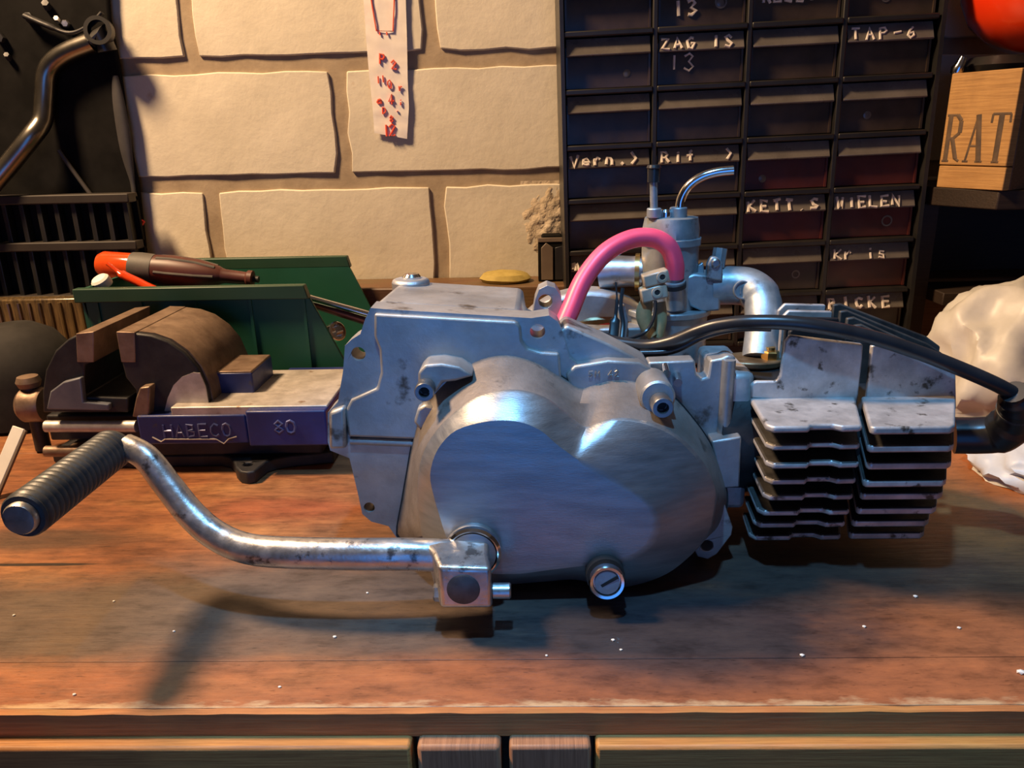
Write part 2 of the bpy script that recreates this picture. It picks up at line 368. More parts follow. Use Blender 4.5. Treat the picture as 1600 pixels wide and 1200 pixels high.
# ================================================================== the setting
def struct(o): o['kind'] = 'structure'; return o
wall = struct(obj('wall_back', box(B(), -110, 110, 56.55, 66, -75, 62), MORTAR, org=(0, 57, 0)))
PIT, CP = 23.8, 11.41
for k in range(-3, 3):
    ztop = 28.42+CP*k; zb = ztop-9.85
    x0 = (-18.86 if k % 2 == 0 else -9.4) - PIT*4
    for j in range(9):
        xa = x0+PIT*j+.75; xb = x0+PIT*(j+1)-.75
        if xb < -110 or xa > 110: continue
        bm = B(); nx, nz = 10, 5; g = {}
        for a in range(nx+1):
            for b in range(nz+1):
                x = xa+(xb-xa)*a/nx; z = zb+(ztop-zb)*b/nz; y = 56.25
                ex = a in (0, nx); ez = b in (0, nz)
                q = noise.noise_vector(Vector((x*.45, k*7.1+z*.45, j*3.3)))
                if ex: x += q.x*.40
                if ez: z += q.z*.22
                if ex and ez: x += (.12 if a == 0 else -.12); z += (.1 if b == 0 else -.1)
                y += q.y*.12
                g[a, b] = bm.verts.new((x, y, z))
        for a in range(nx):
            for b in range(nz): bm.faces.new((g[a, b], g[a+1, b], g[a+1, b+1], g[a, b+1]))
        rim = [g[a, 0] for a in range(nx+1)]+[g[nx, b] for b in range(1, nz+1)]+[g[a, nz] for a in range(nx-1, -1, -1)]+[g[0, b] for b in range(nz-1, 0, -1)]
        bk = [bm.verts.new((v.co.x, 57.3, v.co.z)) for v in rim]
        for i in range(len(rim)): bm.faces.new((rim[i], bk[i], bk[(i+1) % len(rim)], rim[(i+1) % len(rim)]))
        obj('brick', bm, BRICK, wall, bevel=.12)
# spalled patch on the brick beside the drawer cabinet
bm = B(); g = {}
ctr = W(862, 350, 56.1)
for a in range(25):
    for b in range(25):
        u, v = (a-12)/12, (b-12)/12
        p = Vector((ctr.x+u*3.2, 0, ctr.z+v*4.4))
        d = math.hypot(u, v)+.25*noise.noise(Vector((u*2, v*2, 5)))
        hgt = max(0, 1-d)*.5+(.28*noise.noise(Vector((u*6, v*6, 1)))+.16*noise.noise(Vector((u*14, v*14, 2))) if d < .9 else -.3)
        g[a, b] = bm.verts.new((p.x, 56.3-max(-.15, hgt), p.z))
for a in range(24):
    for b in range(24): bm.faces.new((g[a, b], g[a+1, b], g[a+1, b+1], g[a, b+1]))
obj('spalled_patch', bm, ROUGHB, wall, smooth=60)
struct(obj('floor', box(B(), -110, 110, -230, 66, -80, -75), CONC))
struct(obj('wall_left', box(B(), -115, -110, -230, 66, -75, 62), DWALL))
struct(obj('wall_right', box(B(), 110, 115, -230, 66, -75, 62), DWALL))
struct(obj('trim_1', box(B(), -37.5, 52, 50.5, 56.0, 0, 7.6), EDGE, bevel=.2))       # upstand at the back of the bench

# ================================================================== workbench
bench = thing('workbench', 'worn varnished wooden workbench with chipped front edge and oil stains', 'workbench', (0, 0, 0))
YJ = WZ(700, 1031, 0).y
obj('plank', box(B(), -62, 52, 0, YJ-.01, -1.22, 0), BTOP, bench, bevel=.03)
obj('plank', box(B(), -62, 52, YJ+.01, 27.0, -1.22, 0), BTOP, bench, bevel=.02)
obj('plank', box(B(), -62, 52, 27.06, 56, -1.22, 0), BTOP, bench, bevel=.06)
# front lipping board, with a ragged chipped top edge
bm = B(); N = 150; top = []
zE0, zE1 = -.10, W(800, 1150, -.35).z
fr = [(-62+114*i/N, -.04+.07*noise.noise(Vector((i*.45, 0, 3)))) for i in range(N+1)]
plate(bm, fr+[(52, zE1), (-62, zE1)], -.35, 0.0)
obj('edge_board', bm, FRONTB, bench, smooth=30)
rt = W(800, 1168, -1.0).z
ox = lambda px: W(px, 1160, -1.0).x
zb0 = -70
dl = obj('door', box(B(), -60, ox(776), .6, 1.6, zb0, rt-.3), STILE, bench)
obj('rail', box(B(), -60, ox(640), -1.0, .6, rt-6, rt), RAIL, dl, bevel=.14)
obj('stile', box(B(), ox(650), ox(782), -1.0, .6, zb0, rt+.02), STILE, dl, bevel=.18)
dr = obj('door', box(B(), ox(795), 50, .6, 1.6, zb0, rt-.3), STILE, bench)
obj('stile', box(B(), ox(795), ox(924), -1.0, .6, zb0, rt+.02), STILE, dr, bevel=.14)
obj('rail', box(B(), ox(932), 50, -1.0, .6, rt-6, rt), RAIL, dr, bevel=.14)
obj('carcass', box(B(), -61, 51, 1.7, 55, -75, -1.3), EDGE, bench)

# ================================================================== engine
eng = thing('moped_engine', 'bare aluminium moped engine with pink fuel hose lying on the workbench', 'engine', (0, 14, 0))
YF = 11.5
def hol(x, y, Y, r): p = W(x, y, Y); return circ(p.x, p.z, r)
# --- crankcase
fl = [(579, 481), (600, 483), (830, 497), (858, 493), (872, 503), (880, 522), (890, 560), (1000, 640), (1090, 700), (1100, 800), (1060, 848), (900, 850), (660, 850), (625, 848), (607, 822), (580, 815), (566, 803), (559, 770), (546, 716), (516, 704), (512, 690), (512, 645), (528, 628), (536, 580), (539, 540), (550, 530), (563, 522), (570, 500)]
crank = obj('crankcase', plate(B(), XZ(fl, YF), YF, YF+1.6, [hol(560, 553, YF, .36), hol(840, 518, YF, .38), hol(577, 793, YF, .30)]), ALU, eng, bevel=.16, seg=3)
bd = [(579, 481), (600, 483), (812, 496), (818, 535), (870, 545), (1000, 640), (1090, 700), (1090, 800), (1000, 840), (660, 840), (620, 790), (600, 740), (560, 700), (545, 650), (590, 600), (592, 540), (584, 525), (574, 500)]
p0 = XZ(bd, YF); bk = [(x*.97+.1, z*.995 if z > 3 else z) for x, z in p0]
obj('case_body', plate(B(), p0, YF+1.5, 19.6, back=bk), ALU, crank, bevel=.3, seg=3)
pn = [(586, 488), (806, 500), (814, 508), (816, 530), (824, 542), (845, 548), (874, 550), (880, 620), (760, 690), (650, 684), (546, 680), (541, 640), (550, 622), (590, 604), (596, 580), (594, 545), (586, 524)]
obj('raised_panel', plate(B(), XZ(pn, YF), YF-.28, YF+.1), ALU, crank, bevel=.14, seg=3)
a, b = W(548, 688, YF), W(648, 692, YF)
obj('casting_rib', tube(B(), [a, b], .22, 12, flat=1.0), ALU, crank)
lp = XZ([(513, 645), (538, 636), (541, 702), (514, 703)], YF-.5)
obj('mounting_foot', plate(B(), lp, YF-.5, YF+3), ALU, crank, bevel=.18)
Y = 15.6
obj('mounting_lug', plate(B(), XZ([(828, 520), (836, 468), (842, 452), (855, 446), (868, 450), (877, 463), (880, 520)], Y), Y, Y+1.5, [hol(852, 471, Y, .38)]), ALU, crank, bevel=.14, seg=3)
c = WZ(643, 433, 14.2)
obj('cap_screw', lathe(B(), [(.55, -.5), (.55, .05), (.42, .2), (0, .24)], c, (0, 0, 1), 20), CHROME, crank)
c = WZ(618, 445, 13.8); obj('screw_boss', cyl(B(), c-Vector((-.9, 0, .6)), c+Vector((.9, 0, .35)), 1.1, 24), ALU, crank, bevel=.2)
# sloping arm to the right, with cast marks
ar = XZ([(872, 520), (886, 508), (950, 536), (1014, 569), (1022, 590), (1015, 640), (900, 640), (884, 560)], 11.9)
arm = obj('case_arm', plate(B(), ar, 11.9, 14.2), ALU, crank, bevel=.15, seg=3)
o = W(915, 592, 9.9)
strap = XZ([(884, 585), (898, 572), (950, 563), (1000, 566), (1022, 580), (1018, 625), (900, 632)], 11.25)
obj('cover_strap', plate(B(), strap, 11.25, 12.4), ALU, crank, bevel=.15, seg=3)
a, b = W(920, 590, 11.2), W(990, 587, 11.2)
obj('cast_letters', lettering(B(), '5M 42', a, b-a, (0, -.15, 1), .34, .035, .95, .6, .04), ALU, crank)
rp = [(1013, 566), (1086, 563), (1089, 585), (1097, 592), (1106, 589), (1110, 563), (1128, 560), (1137, 555), (1149, 557), (1151, 566), (1142, 690), (1130, 790), (1090, 790), (1060, 650), (1013, 605)]
obj('rear_plate', plate(B(), XZ(rp, 12.3), 12.3, 13.4), ALU, crank, bevel=.12)
a, b = W(1139, 562, 12.2), W(1129, 700, 12.2)
obj('plate_rib', tube(B(), [a, b], .34, 14), ALU, crank)
bl = XZ([(1112, 690), (1136, 686), (1159, 682), (1156, 762), (1128, 764)], 11.2)
obj('stop_block', plate(B(), bl, 11.2, 13.0), ALU, crank, bevel=.1)
lg = [(1124, 778), (1131, 784), (1145, 824), (1143, 836), (1120, 866), (1106, 874), (1090, 870), (1080, 850), (1090, 800)]
obj('mounting_lug', plate(B(), XZ(lg, 10.6), 10.6, 12.6, [hol(1105, 853, 10.6, .32)]), ALU, crank, bevel=.12)
obj('sump', box(B(), -5.5, 9.0, 11.6, 19.5, 0, 3.2), ALU, crank, bevel=.4)
obj('gear_hub', cyl(B(), (16-12.5, 19.4, 7.5), (16-12.5, 21.4, 7.5), 5.6, 40), ALU, crank, bevel=.3)
# --- clutch cover (loft of three outlines)
def polar(px, Y, n=120, c0=(865, 782)):
    q = cat([(x, y) for x, y in px], 10, True); seg = list(zip(q, q[1:]+q[:1])); out = []
    for i in range(n):
        an = 2*math.pi*i/n; d = Vector((math.cos(an), math.sin(an))); best = None
        for a, b in seg:
            a2, b2 = a-Vector(c0), b-Vector(c0); e = b2-a2
            den = d.x*e.y-d.y*e.x
            if abs(den) < 1e-9: continue
            t = (a2.x*e.y-a2.y*e.x)/den; s = (a2.x*d.y-a2.y*d.x)/den
            if t > 0 and -1e-6 <= s <= 1+1e-6 and (best is None or t > best): best = t
        out.append(W(c0[0]+d.x*best, c0[1]+d.y*best, Y))
    return out
back = [(620, 835), (628, 780), (636, 735), (642, 700), (651, 660), (668, 625), (700, 590), (740, 562), (785, 551), (830, 560), (870, 582), (905, 603), (925, 599), (960, 590), (1000, 594), (1045, 612), (1085, 655), (1114, 700), (1133, 755), (1136, 785), (1126, 820), (1100, 840), (1050, 848), (960, 850), (850, 850), (720, 850), (640, 848)]
rim = [(664, 850), (655, 805), (653, 760), (658, 720), (672, 688), (700, 655), (745, 622), (800, 610), (850, 621), (890, 650), (914, 669), (938, 660), (968, 654), (1012, 660), (1055, 678), (1090, 711), (1111, 745), (1119, 775), (1117, 800), (1109, 832), (1081, 868), (1040, 899), (985, 917), (945, 917), (900, 906), (850, 909), (780, 913), (710, 905), (680, 885)]
pad = [(685, 800), (677, 772), (672, 742), (680, 710), (697, 685), (720, 669), (765, 658), (810, 659), (845, 673), (872, 696), (922, 731), (965, 756), (1002, 777), (1024, 800), (1029, 820), (1022, 845), (1002, 865), (975, 877), (930, 882), (870, 889), (800, 897), (740, 890), (703, 850)]
r0 = polar(back, YF-.05); r1 = polar(rim, 8.3); r2 = polar(pad, 7.0)
def lerp(A, Bq, t, bulge=0): return [a.lerp(b, t)+Vector((0, -bulge, 0)) for a, b in zip(A, Bq)]
rings = [r0, lerp(r0, r1, .5, .05), lerp(r0, r1, .975), lerp(r1, r2, .04, .03), lerp(r1, r2, .5, .05), lerp(r1, r2, .93, .01), r2]
ctr = Vector((sum(p.x for p in r2)/120, 6.96, sum(p.z for p in r2)/120))
bm = B(); R = [[bm.verts.new(p) for p in r] for r in rings+[[p.lerp(ctr, .06)+Vector((0, -.02, 0)) for p in r2]]]
for A, C in zip(R, R[1:]):
    for k in range(120): bm.faces.new((A[k], A[(k+1) % 120], C[(k+1) % 120], C[k]))
bm.faces.new(R[-1]); bm.faces.new(R[0])
cover = obj('clutch_cover', bm, ALUB, eng, smooth=24)
cover.data.materials.append(pm('as_cast_aluminium', (.17, .145, .13), (.27, .24, .225), 40, .5, .58, .05, .4, 400, spots=(.11, .095, .085), spot_scale=60, spot_at=.60))
for p in cover.data.polygons:
    if p.index < 240: p.material_index = 1
# gasket line
gb = [p+(p-ctr).normalized()*.035 for p in r0]
bm = B(); loft(bm, [[Vector((p.x, 11.32, p.z)) for p in gb], [Vector((p.x, 11.38, p.z)) for p in gb]])
obj('gasket', bm, HOLE, cover)
# ears and screws
ear = XZ([(653, 604), (653, 582), (664, 570), (690, 568), (718, 573), (740, 588), (712, 596), (692, 598), (684, 610), (674, 619), (661, 617)], 9.6)
obj('screw_ear', plate(B(), ear, 9.6, 11.45), ALU, cover, bevel=.14, seg=3)
socket_screw('socket_screw', cover, W(666, 605, 9.6), .48, .8, DSTEEL, HOLE)
e2 = XZ([(652, 640), (664, 632), (690, 640), (680, 668), (655, 672), (646, 660)], 10.4)
obj('screw_ear', plate(B(), e2, 10.4, 11.45), ALU, cover, bevel=.14)
c = W(1028, 622, 9.3)
obj('screw_boss', lathe(B(), [(.85, -2.2), (.85, -.1), (.75, 0), (0, 0)], c, (0, -1, 0), 28), ALU, cover)
socket_screw('socket_screw', cover, W(1031, 628, 9.3), .52, .9, DSTEEL, HOLE)
# small case pipes beside the boss
for q in ((1058, 596), (1040, 582)):
    c = W(q[0], q[1], 11.6); obj('drain_stub', cyl(B(), c+Vector((0, -.25, 0)), c+Vector((.1, .8, .1)), .22, 14), CHROME, crank)
# slotted drain plug
c = W(948, 908, 5.9); axp = Vector((0, -1, .12)).normalized()
plug = obj('filler_plug', lathe(B(), [(.66, -2.0), (.66, -.25), (.82, -.2), (.86, .12), (.79, .26), (.66, .24), (.62, .08), (0, .08)], c, axp, 36), CHROME, cover)
obj('plug_shadow_ring', lathe(B(), [(.92, -2.2), (.92, -.42), (.5, -.42)], c, axp, 32), HOLE, plug)  # black sleeve added to stand for the shadow around the plug
pd = obj('plug_face', lathe(B(), [(0, .19), (.57, .19), (.60, .15), (.60, .06), (0, .06)], c, axp, 32), ZINC, plug)
u, v = frame(axp); an = math.radians(32)
sx = Vector((math.cos(an), 0, math.sin(an)))
m3 = Matrix((sx, axp, sx.cross(axp))).transposed().to_4x4(); m3.translation = c
obj('slot', box(B(), -.58, .58, .185, .21, -.075, .075, m3), HOLE, plug)
# kick shaft collar
c = W(738, 872, 6.0); c.y = 6.1
obj('shaft_collar', lathe(B(), [(1.9, -2.2), (1.42, -1.2), (1.30, -.8), (1.28, -.3), (1.16, -.2), (0, -.2)], c, (0, -1, 0), 36), ALUB, cover, smooth=60)
obj('seal_ring', lathe(B(), [(1.26, -.55), (1.34, -.5), (1.34, -.3), (1.22, -.2), (1.1, -.2)], c, (0, -1, 0), 36), CHROME, cover)
# --- kick start lever
bx0, bx1 = W(688, 915, 4).x, W(770, 915, 4).x; bz0, bz1 = W(730, 951, 4).z, W(730, 889, 4).z
bm = B()
loft(bm, [[W(688, 951, 4), W(770, 951, 4), W(768, 888, 4), W(684, 886, 4)], [W(684, 935, 5.2), W(768, 935, 5.2), W(764, 865, 5.2), W(674, 861, 5.2)], [W(680, 915, 6.4), W(768, 915, 6.4), W(764, 846, 6.4), W(655, 838, 6.4)]])
kick = obj('kick_lever', bm, LEVER, eng, bevel=.22, seg=4)
path = [W(725, 870, 6.2), W(690, 868, 6.1), W(640, 866, 5.9), W(560, 866, 5.8), W(460, 864, 5.9), W(390, 858, 6.2), W(340, 838, 6.6), W(300, 805, 7.0), W(262, 758, 7.5), W(228, 715, 7.9), W(196, 697, 8.2)]
pc = cat(path, 6); n = len(pc)
rr = [.80-.10*i/n if i < 30 else .75-.12*(i-30)/(n-30) for i in range(n)]
bm = tube(B(), pc, rr, 16, flat=.9, up=(0, 1, 0))
obj('lever_arm', bm, LEVER, kick, smooth=60)
c = W(724, 921, 4.0); c.y = 3.97
obj('shaft_end', lathe(B(), [(.74, -.2), (.74, .0), (.68, .03), (0, .03)], c, (0, -1, 0), 32), SHAFT, kick)
zc = W(790, 923, 4.9).z
obj('pinch_bolt', lathe(B(), [(0, 0), (.36, 0), (.36, .75), (.30, .82), (0, .82)], (bx1-.05, 4.9, zc), (1, 0, 0), 20), STEEL, kick)
obj('pinch_nut', hexbolt(B(), (bx0+.05, 4.9, zc-.05), (-1, 0, 0), .42, .5), STEEL, kick)
gx, gz = W(172, 704, 8.0).x, W(172, 704, 8.0).z
prof = [(0, -.3), (.75, -.3), (.88, -.1)]
L = 6.9
for i in range(19):
    h = .1+i*(L-.2)/19; prof += [(.97, h), (.97, h+.20), (.90, h+.26), (.90, h+.31)]
prof += [(.95, L-.05), (.88, L+.05), (.70, L+.06)]
obj('rubber_grip', lathe(B(), prof, (gx, 8.3, gz), (0, -1, 0), 32), RUB, kick, smooth=50)
obj('peg_end', lathe(B(), [(.68, L-.4), (.68, L+.25), (.62, L+.36), (0, L+.42)], (gx, 8.3, gz), (0, -1, 0), 28), STEEL, kick)
obj('knuckle', lathe(B(), [(0, -.55), (.45, -.5), (.62, -.2), (.62, .3), (0, .3)], (gx+.15, 8.4, gz), (0, -1, 0), 24), LEVER, kick)
# --- cylinder and head with fins
Lc = [(1204, 667), (1204, 695), (1204, 724), (1202, 749), (1199, 774), (1190, 798), (1184, 817), (1177, 837)]
Rc = [(1500, 668), (1498, 697), (1494, 724), (1486, 752), (1480, 772), (1470, 795), (1458, 815), (1448, 832)]
SP = [1355, 1351, 1349, 1344, 1339, 1333, 1326, 1319]
cylb = obj('cylinder', lathe(B(), [(2.6, -1.6), (3.6, -1.5), (3.6, 5.2), (0, 5.2)], (11.4, 15.2, 6.0), (1, 0, 0), 40), DIRON, eng)
head = obj('cylinder_head', lathe(B(), [(0, 0), (3.6, 0), (3.6, 3.6), (2.2, 5.0), (0, 5.2)], (16.7, 15.2, 6.0), (1, 0, 0), 40), DIRON, eng)
def paint_gap_shade(o):  # blackens top and bottom faces as painted shade in the fin gaps
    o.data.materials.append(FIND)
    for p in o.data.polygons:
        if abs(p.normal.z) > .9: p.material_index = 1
z0 = W(*Lc[0], 8.0).z; z1 = W(*Lc[7], 10.5).z
for i in range(8):
    z = z0+(z1-z0)*i/7; th = .34
    a = WZ(*Lc[i], z); b = WZ(*Rc[i], z); s = WZ(SP[i], Lc[i][1]+3, z); s2 = WZ(SP[i]+10, Rc[i][1]+3, z)
    y0 = a.y; yb = 12.15 if i == 0 else 13.2
    kl, ks, kr = [(W(px_, py_, 12).x-q_.x)/(12-q_.y) for px_, py_, q_ in ((1174, 613, WZ(*Lc[0], z0)), (1340, 622, WZ(SP[0], 670, z0)), (1494, 630, WZ(*Rc[0], z0)))]
    px = lambda f: a.x+(s.x-a.x)*f
    pts = [(a.x+kl*(yb-y0), yb), (a.x-.12, y0+.4), (a.x+.15, y0), (px(.42), y0), (px(.46), y0+.28), (px(.70), y0+.28), (px(.78), y0), (s.x-.1, y0+.03), (s.x, y0+.15), (s.x+ks*(yb-y0), yb)]
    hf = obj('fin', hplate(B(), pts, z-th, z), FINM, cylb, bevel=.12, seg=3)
    if i: paint_gap_shade(hf)
    y1 = min(b.y, y0)+.15; th = .40
    pts = [(s2.x+ks*(yb-y1), yb), (s2.x+.02, y1+.2), (s2.x+.15, y1+.02), (b.x-.3, y1), (b.x, y1+.25), (b.x+kr*(yb-y1), yb)]
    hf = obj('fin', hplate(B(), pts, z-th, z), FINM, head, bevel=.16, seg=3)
    if i: paint_gap_shade(hf)
obj('upright_fin', plate(B(), XZ([(1174, 622), (1174, 602), (1181, 596), (1213, 596), (1219, 588), (1227, 534), (1235, 524), (1349, 538), (1348, 560), (1340, 632)], 12.0), 12.0, 12.3), FINM, cylb, bevel=.09)
obj('upright_fin', plate(B(), XZ([(1353, 632), (1362, 541), (1370, 538), (1420, 548), (1494, 578), (1495, 640)], 12.0), 12.0, 12.3), FINM, head, bevel=.09)
for k, Y in enumerate((13.4, 14.4, 15.4, 16.4)):
    zt = 12.35+.15*k; xl = 13.4+.1*k
    obj('top_fin', plate(B(), [(xl, 9), (xl, zt-.4), (xl+.35, zt), (16.3, zt-.1), (16.3, 9)], Y, Y+.28), FINM if k > 1 else DIRON, cylb, bevel=.08)
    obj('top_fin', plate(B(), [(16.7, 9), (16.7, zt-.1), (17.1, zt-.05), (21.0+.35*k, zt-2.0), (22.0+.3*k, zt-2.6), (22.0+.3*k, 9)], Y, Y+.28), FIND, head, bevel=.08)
# inlet flange, nut, elbow
c = W(1183, 560, 15.0)
inl = obj('inlet_elbow', tube(B(), cat([W(1112, 447, 19.6), W(1145, 446, 19.4), W(1172, 450, 19.0), W(1190, 468, 18.2), W(1193, 505, 17.2), W(1187, 562, 15.9)], 6), [1.12]*18+[1.05]*6+[.98]*7, 22), ZINC, eng, smooth=60)
obj('inlet_flange', hplate(B(), [(c.x+math.cos(t*math.pi/12)*1.75, 15.6+math.sin(t*math.pi/12)*1.2) for t in range(24)], c.z-.5, c.z-.1), BROWNM, inl, bevel=.1)
q = WZ(1193, 548, c.z)
obj('brass_nut', hexbolt(B(), (q.x, q.y-1.2, c.z-.15), (0, 0, 1), .48, .5), BRASS, inl)
obj('brass_stud', cyl(B(), (q.x, q.y-1.2, c.z-.1), (q.x, q.y-1.2, c.z+.55), .25, 14), BRASS, inl)
q = W(1160, 453, 18.2)
obj('cast_badge', lathe(B(), [(0, .06), (.42, .06), (.45, .16), (.52, .16), (.55, 0)], q+Vector((0, .0, 0)), (0, -1, .15), 24), ZINC, inl)
a = q+Vector((-.24, -.1, -.22)); obj('badge_number', lettering(B(), '12', a, (1, 0, 0), (0, .1, 1), .42, .045, .65, .5, .02), ZINC, inl)
# --- carburettor
cx = W(1049, 345, 20).x; CY = 20.0
zt = W(1049, 338, CY).z; zr = W(1049, 370, CY).z; zm = W(1049, 470, CY).z; zbw = W(1049, 545, CY).z
carb = obj('carburettor', lathe(B(), [(0, zm-.6), (1.65, zm-.6), (1.65, zr-.1), (0, zr-.1)], (cx, CY, 0), (0, 0, 1), 36), ZINC, eng, bevel=.1)
obj('top_cap', lathe(B(), [(1.7, zr-.45), (1.80, zr-.4), (1.80, zr-.05), (1.68, zr), (1.68, zr+.45), (1.55, zt-.05), (1.3, zt), (0, zt)], (cx, CY, 0), (0, 0, 1), 12), ZINC, carb, smooth=30)
bo = [(cx+2.35*math.cos(t*math.pi/16)*(1.0), CY+2.1*math.sin(t*math.pi/16)) for t in range(32)]
obj('float_bowl', hplate(B(), bo, zbw-.6, zm-.55), ZINC, carb, bevel=.15, seg=3)
bo2 = [(x+(x-cx)*.08, y+(y-CY)*.08) for x, y in bo]
obj('bowl_flange', hplate(B(), bo2, zm-.75, zm-.35), ZINC, carb, bevel=.08)
a = W(1022, 332, 19.3); b = W(1021, 285, 19.3)
obj('idle_screw', tube(B(), [a, b], .22, 12), ZINC, carb)
obj('idle_screw_tip', lathe(B(), [(0, 0), (.34, .02), (.36, .75), (.42, .8), (.36, .95), (0, .98)], b, (0, 0, 1), 14), CABLE, carb)
obj('screw_collar', cyl(B(), a-Vector((0, 0, .3)), a+Vector((0, 0, .25)), .42, 18), ZINC, carb, bevel=.06)
pp = cat([W(1062, 332, 19.6), W(1064, 312, 19.6), W(1075, 292, 19.5), W(1095, 277, 19.4), W(1120, 269, 19.3), W(1146, 266, 19.2)], 6)
obj('cable_tube', tube(B(), pp, .26, 14), CHROME, carb, smooth=60)
c = W(1060, 332, 19.6); obj('tube_collar', cyl(B(), c-Vector((0, 0, .3)), c+Vector((0, 0, .3)), .5, 20), ZINC, carb, bevel=.06)
c = W(1040, 334, 19.5); obj('cap_screw', lathe(B(), [(.36, -.2), (.36, .1), (.25, .25), (0, .3)], c, (0, 0, 1), 18), CHROME, carb)
# clamp side
k = XZ([(1068, 434), (1085, 428), (1126, 432), (1126, 486), (1098, 488), (1078, 478), (1068, 462)], 18.6)
obj('clamp_block', plate(B(), k, 18.6, 20.8), ZINC, carb, bevel=.14)
k = XZ([(1104, 436), (1106, 412), (1112, 401), (1122, 402), (1130, 412), (1129, 440)], 18.4)
ce = obj('clamp_ear', plate(B(), k, 18.4, 18.9), ZINC, carb, bevel=.1)
c = W(1118, 411, 18.4); obj('clamp_screw', lathe(B(), [(.26, -.3), (.26, .08), (.18, .14), (0, .14)], c, (0, -1, 0), 18), DSTEEL, carb)
obj('clamp_bolt', tube(B(), [W(1121, 418, 19.4), W(1126, 388, 19.6)], .42, 8), ZINC, carb)
for xx in (1083, 1096): obj('clamp_tab', plate(B(), XZ([(xx-6, 440), (xx-5, 415), (xx+3, 410), (xx+6, 440)], 19.4), 19.4, 19.8), ZINC, carb, bevel=.06)
c = W(1053, 425, 18.0); c2 = W(1054, 478, 18.4)
obj('fuel_stub', lathe(B(), [(.0, 0), (.42, 0), (.42, .5), (.62, .55), (.62, .85), (.5, .9), (.55, 2.2), (0, 2.2)], c, c2-c, 20), ZINC, carb)
obj('stub_ring', lathe(B(), [(.60, .62), (.68, .66), (.68, .92), (.60, .96)], c, c2-c, 24), DIRON, carb)
tr = obj('intake_trumpet', tube(B(), [W(1006, 425, 20.6), W(985, 424, 20.8), W(960, 424, 21), W(938, 426, 21.2)], [.95, .92, .98, 1.12], 24), STEEL, carb, smooth=60)
obj('choke_bracket', plate(B(), XZ([(963, 478), (976, 476), (982, 500), (980, 530), (966, 532), (968, 505)], 17.6), 17.6, 18.1), ZINC, carb, bevel=.08)
obj('trumpet_ring', tube(B(), [W(1000, 425, 20.65), W(993, 425, 20.7)], 1.12, 24), BRASS, carb)
# chromed bell left of the carburettor
bm = B(); c = W(938, 500, 21.5)
lathe(bm, [(3.1, -.9), (3.1, -.2), (2.9, .35), (2.2, .85), (1.2, 1.1), (0, 1.18)], c, (0, -.1, 1), 36)
obj('domed_cover', bm, pm('brown_tinted_chrome', (.42, .28, .15), (.55, .40, .24), 20, 1, .12), eng)
c = W(925, 506, 19.4)
obj('case_top', box(B(), c.x-1.8, c.x+3.2, 18.0, 21, 8.0, c.z+.05), ALU, crank, bevel=.15)
# --- pink fuel hose
hp = cat([W(876, 520, 14.8), W(890, 487, 15.4), W(912, 437, 16.4), W(945, 396, 17.2), W(985, 374, 17.8), W(1020, 372, 18.0), W(1044, 386, 18.0), W(1054, 411, 18.0), W(1054, 434, 18.1)], 8)
obj('fuel_hose', tube(B(), hp, .53, 20), PINK, eng, smooth=60)
# --- connector block and wires
cn = obj('terminal_block', box(B(), 0, 0.001, 0, .001, 0, .001), CREAM, eng) if False else None
def tblock(x, y, w_, h_):
    p = W(x, y, 16.8); m4 = Matrix.Translation(p) @ Matrix.Rotation(math.radians(-14), 4, 'Y')
    return box(B(), -w_, w_, -.4, .55, -h_, h_, m4), p
bm, p = tblock(1024, 434, .72, .36); t1 = obj('terminal_block', bm, CREAM, eng, bevel=.1)
bm, p2 = tblock(1021, 457, .74, .40); obj('terminal_cell', bm, CREAM, t1, bevel=.1)
for x, y in ((1035, 433), (1027, 457)):
    q = W(x, y, 16.38); obj('terminal_hole', lathe(B(), [(0, .02), (.14, .02), (.15, -.1), (0, -.1)], q, (0, -1, 0), 16), HOLE, t1)
    obj('terminal_collar', lathe(B(), [(.14, .0), (.17, .06), (.30, .05), (.32, -.1)], q, (0, -1, 0), 16), CREAM, t1)
obj('wire_sleeve', tube(B(), cat([W(1012, 468, 17), W(1006, 490, 16.8), W(1010, 510, 16.6), W(1020, 526, 16.4)], 5), [.32, .34, .42, .44, .46, .46, .46, .44, .42, .4, .38, .36, .34, .32, .3, .28], 12, flat=.6), TAPEW, t1)
obj('wire_sleeve', tube(B(), cat([W(1030, 472, 17.1), W(1032, 500, 16.9), W(1026, 528, 16.6)], 6), [.36]*13, 12, flat=.6), TAPEW, t1)
obj('wire', tube(B(), cat([W(1024, 470, 16.5), W(1022, 495, 16.2), W(1010, 517, 16.0), W(990, 527, 15.6), W(965, 531, 15.4)], 6), .10, 8), CABLE, t1)
obj('wire', tube(B(), cat([W(962, 441, 17.2), W(964, 470, 16.8), W(961, 500, 16.4), W(958, 531, 15.8)], 6), [.05]*6+[.10]*6+[.28]*7, 8, flat=.5), CABLE, t1)
obj('wire', tube(B(), cat([W(973, 450, 17.3), W(970, 478, 16.9), W(974, 505, 16.5), W(972, 531, 15.9)], 6), [.11]*19, 8, flat=.5), CABLE, t1)
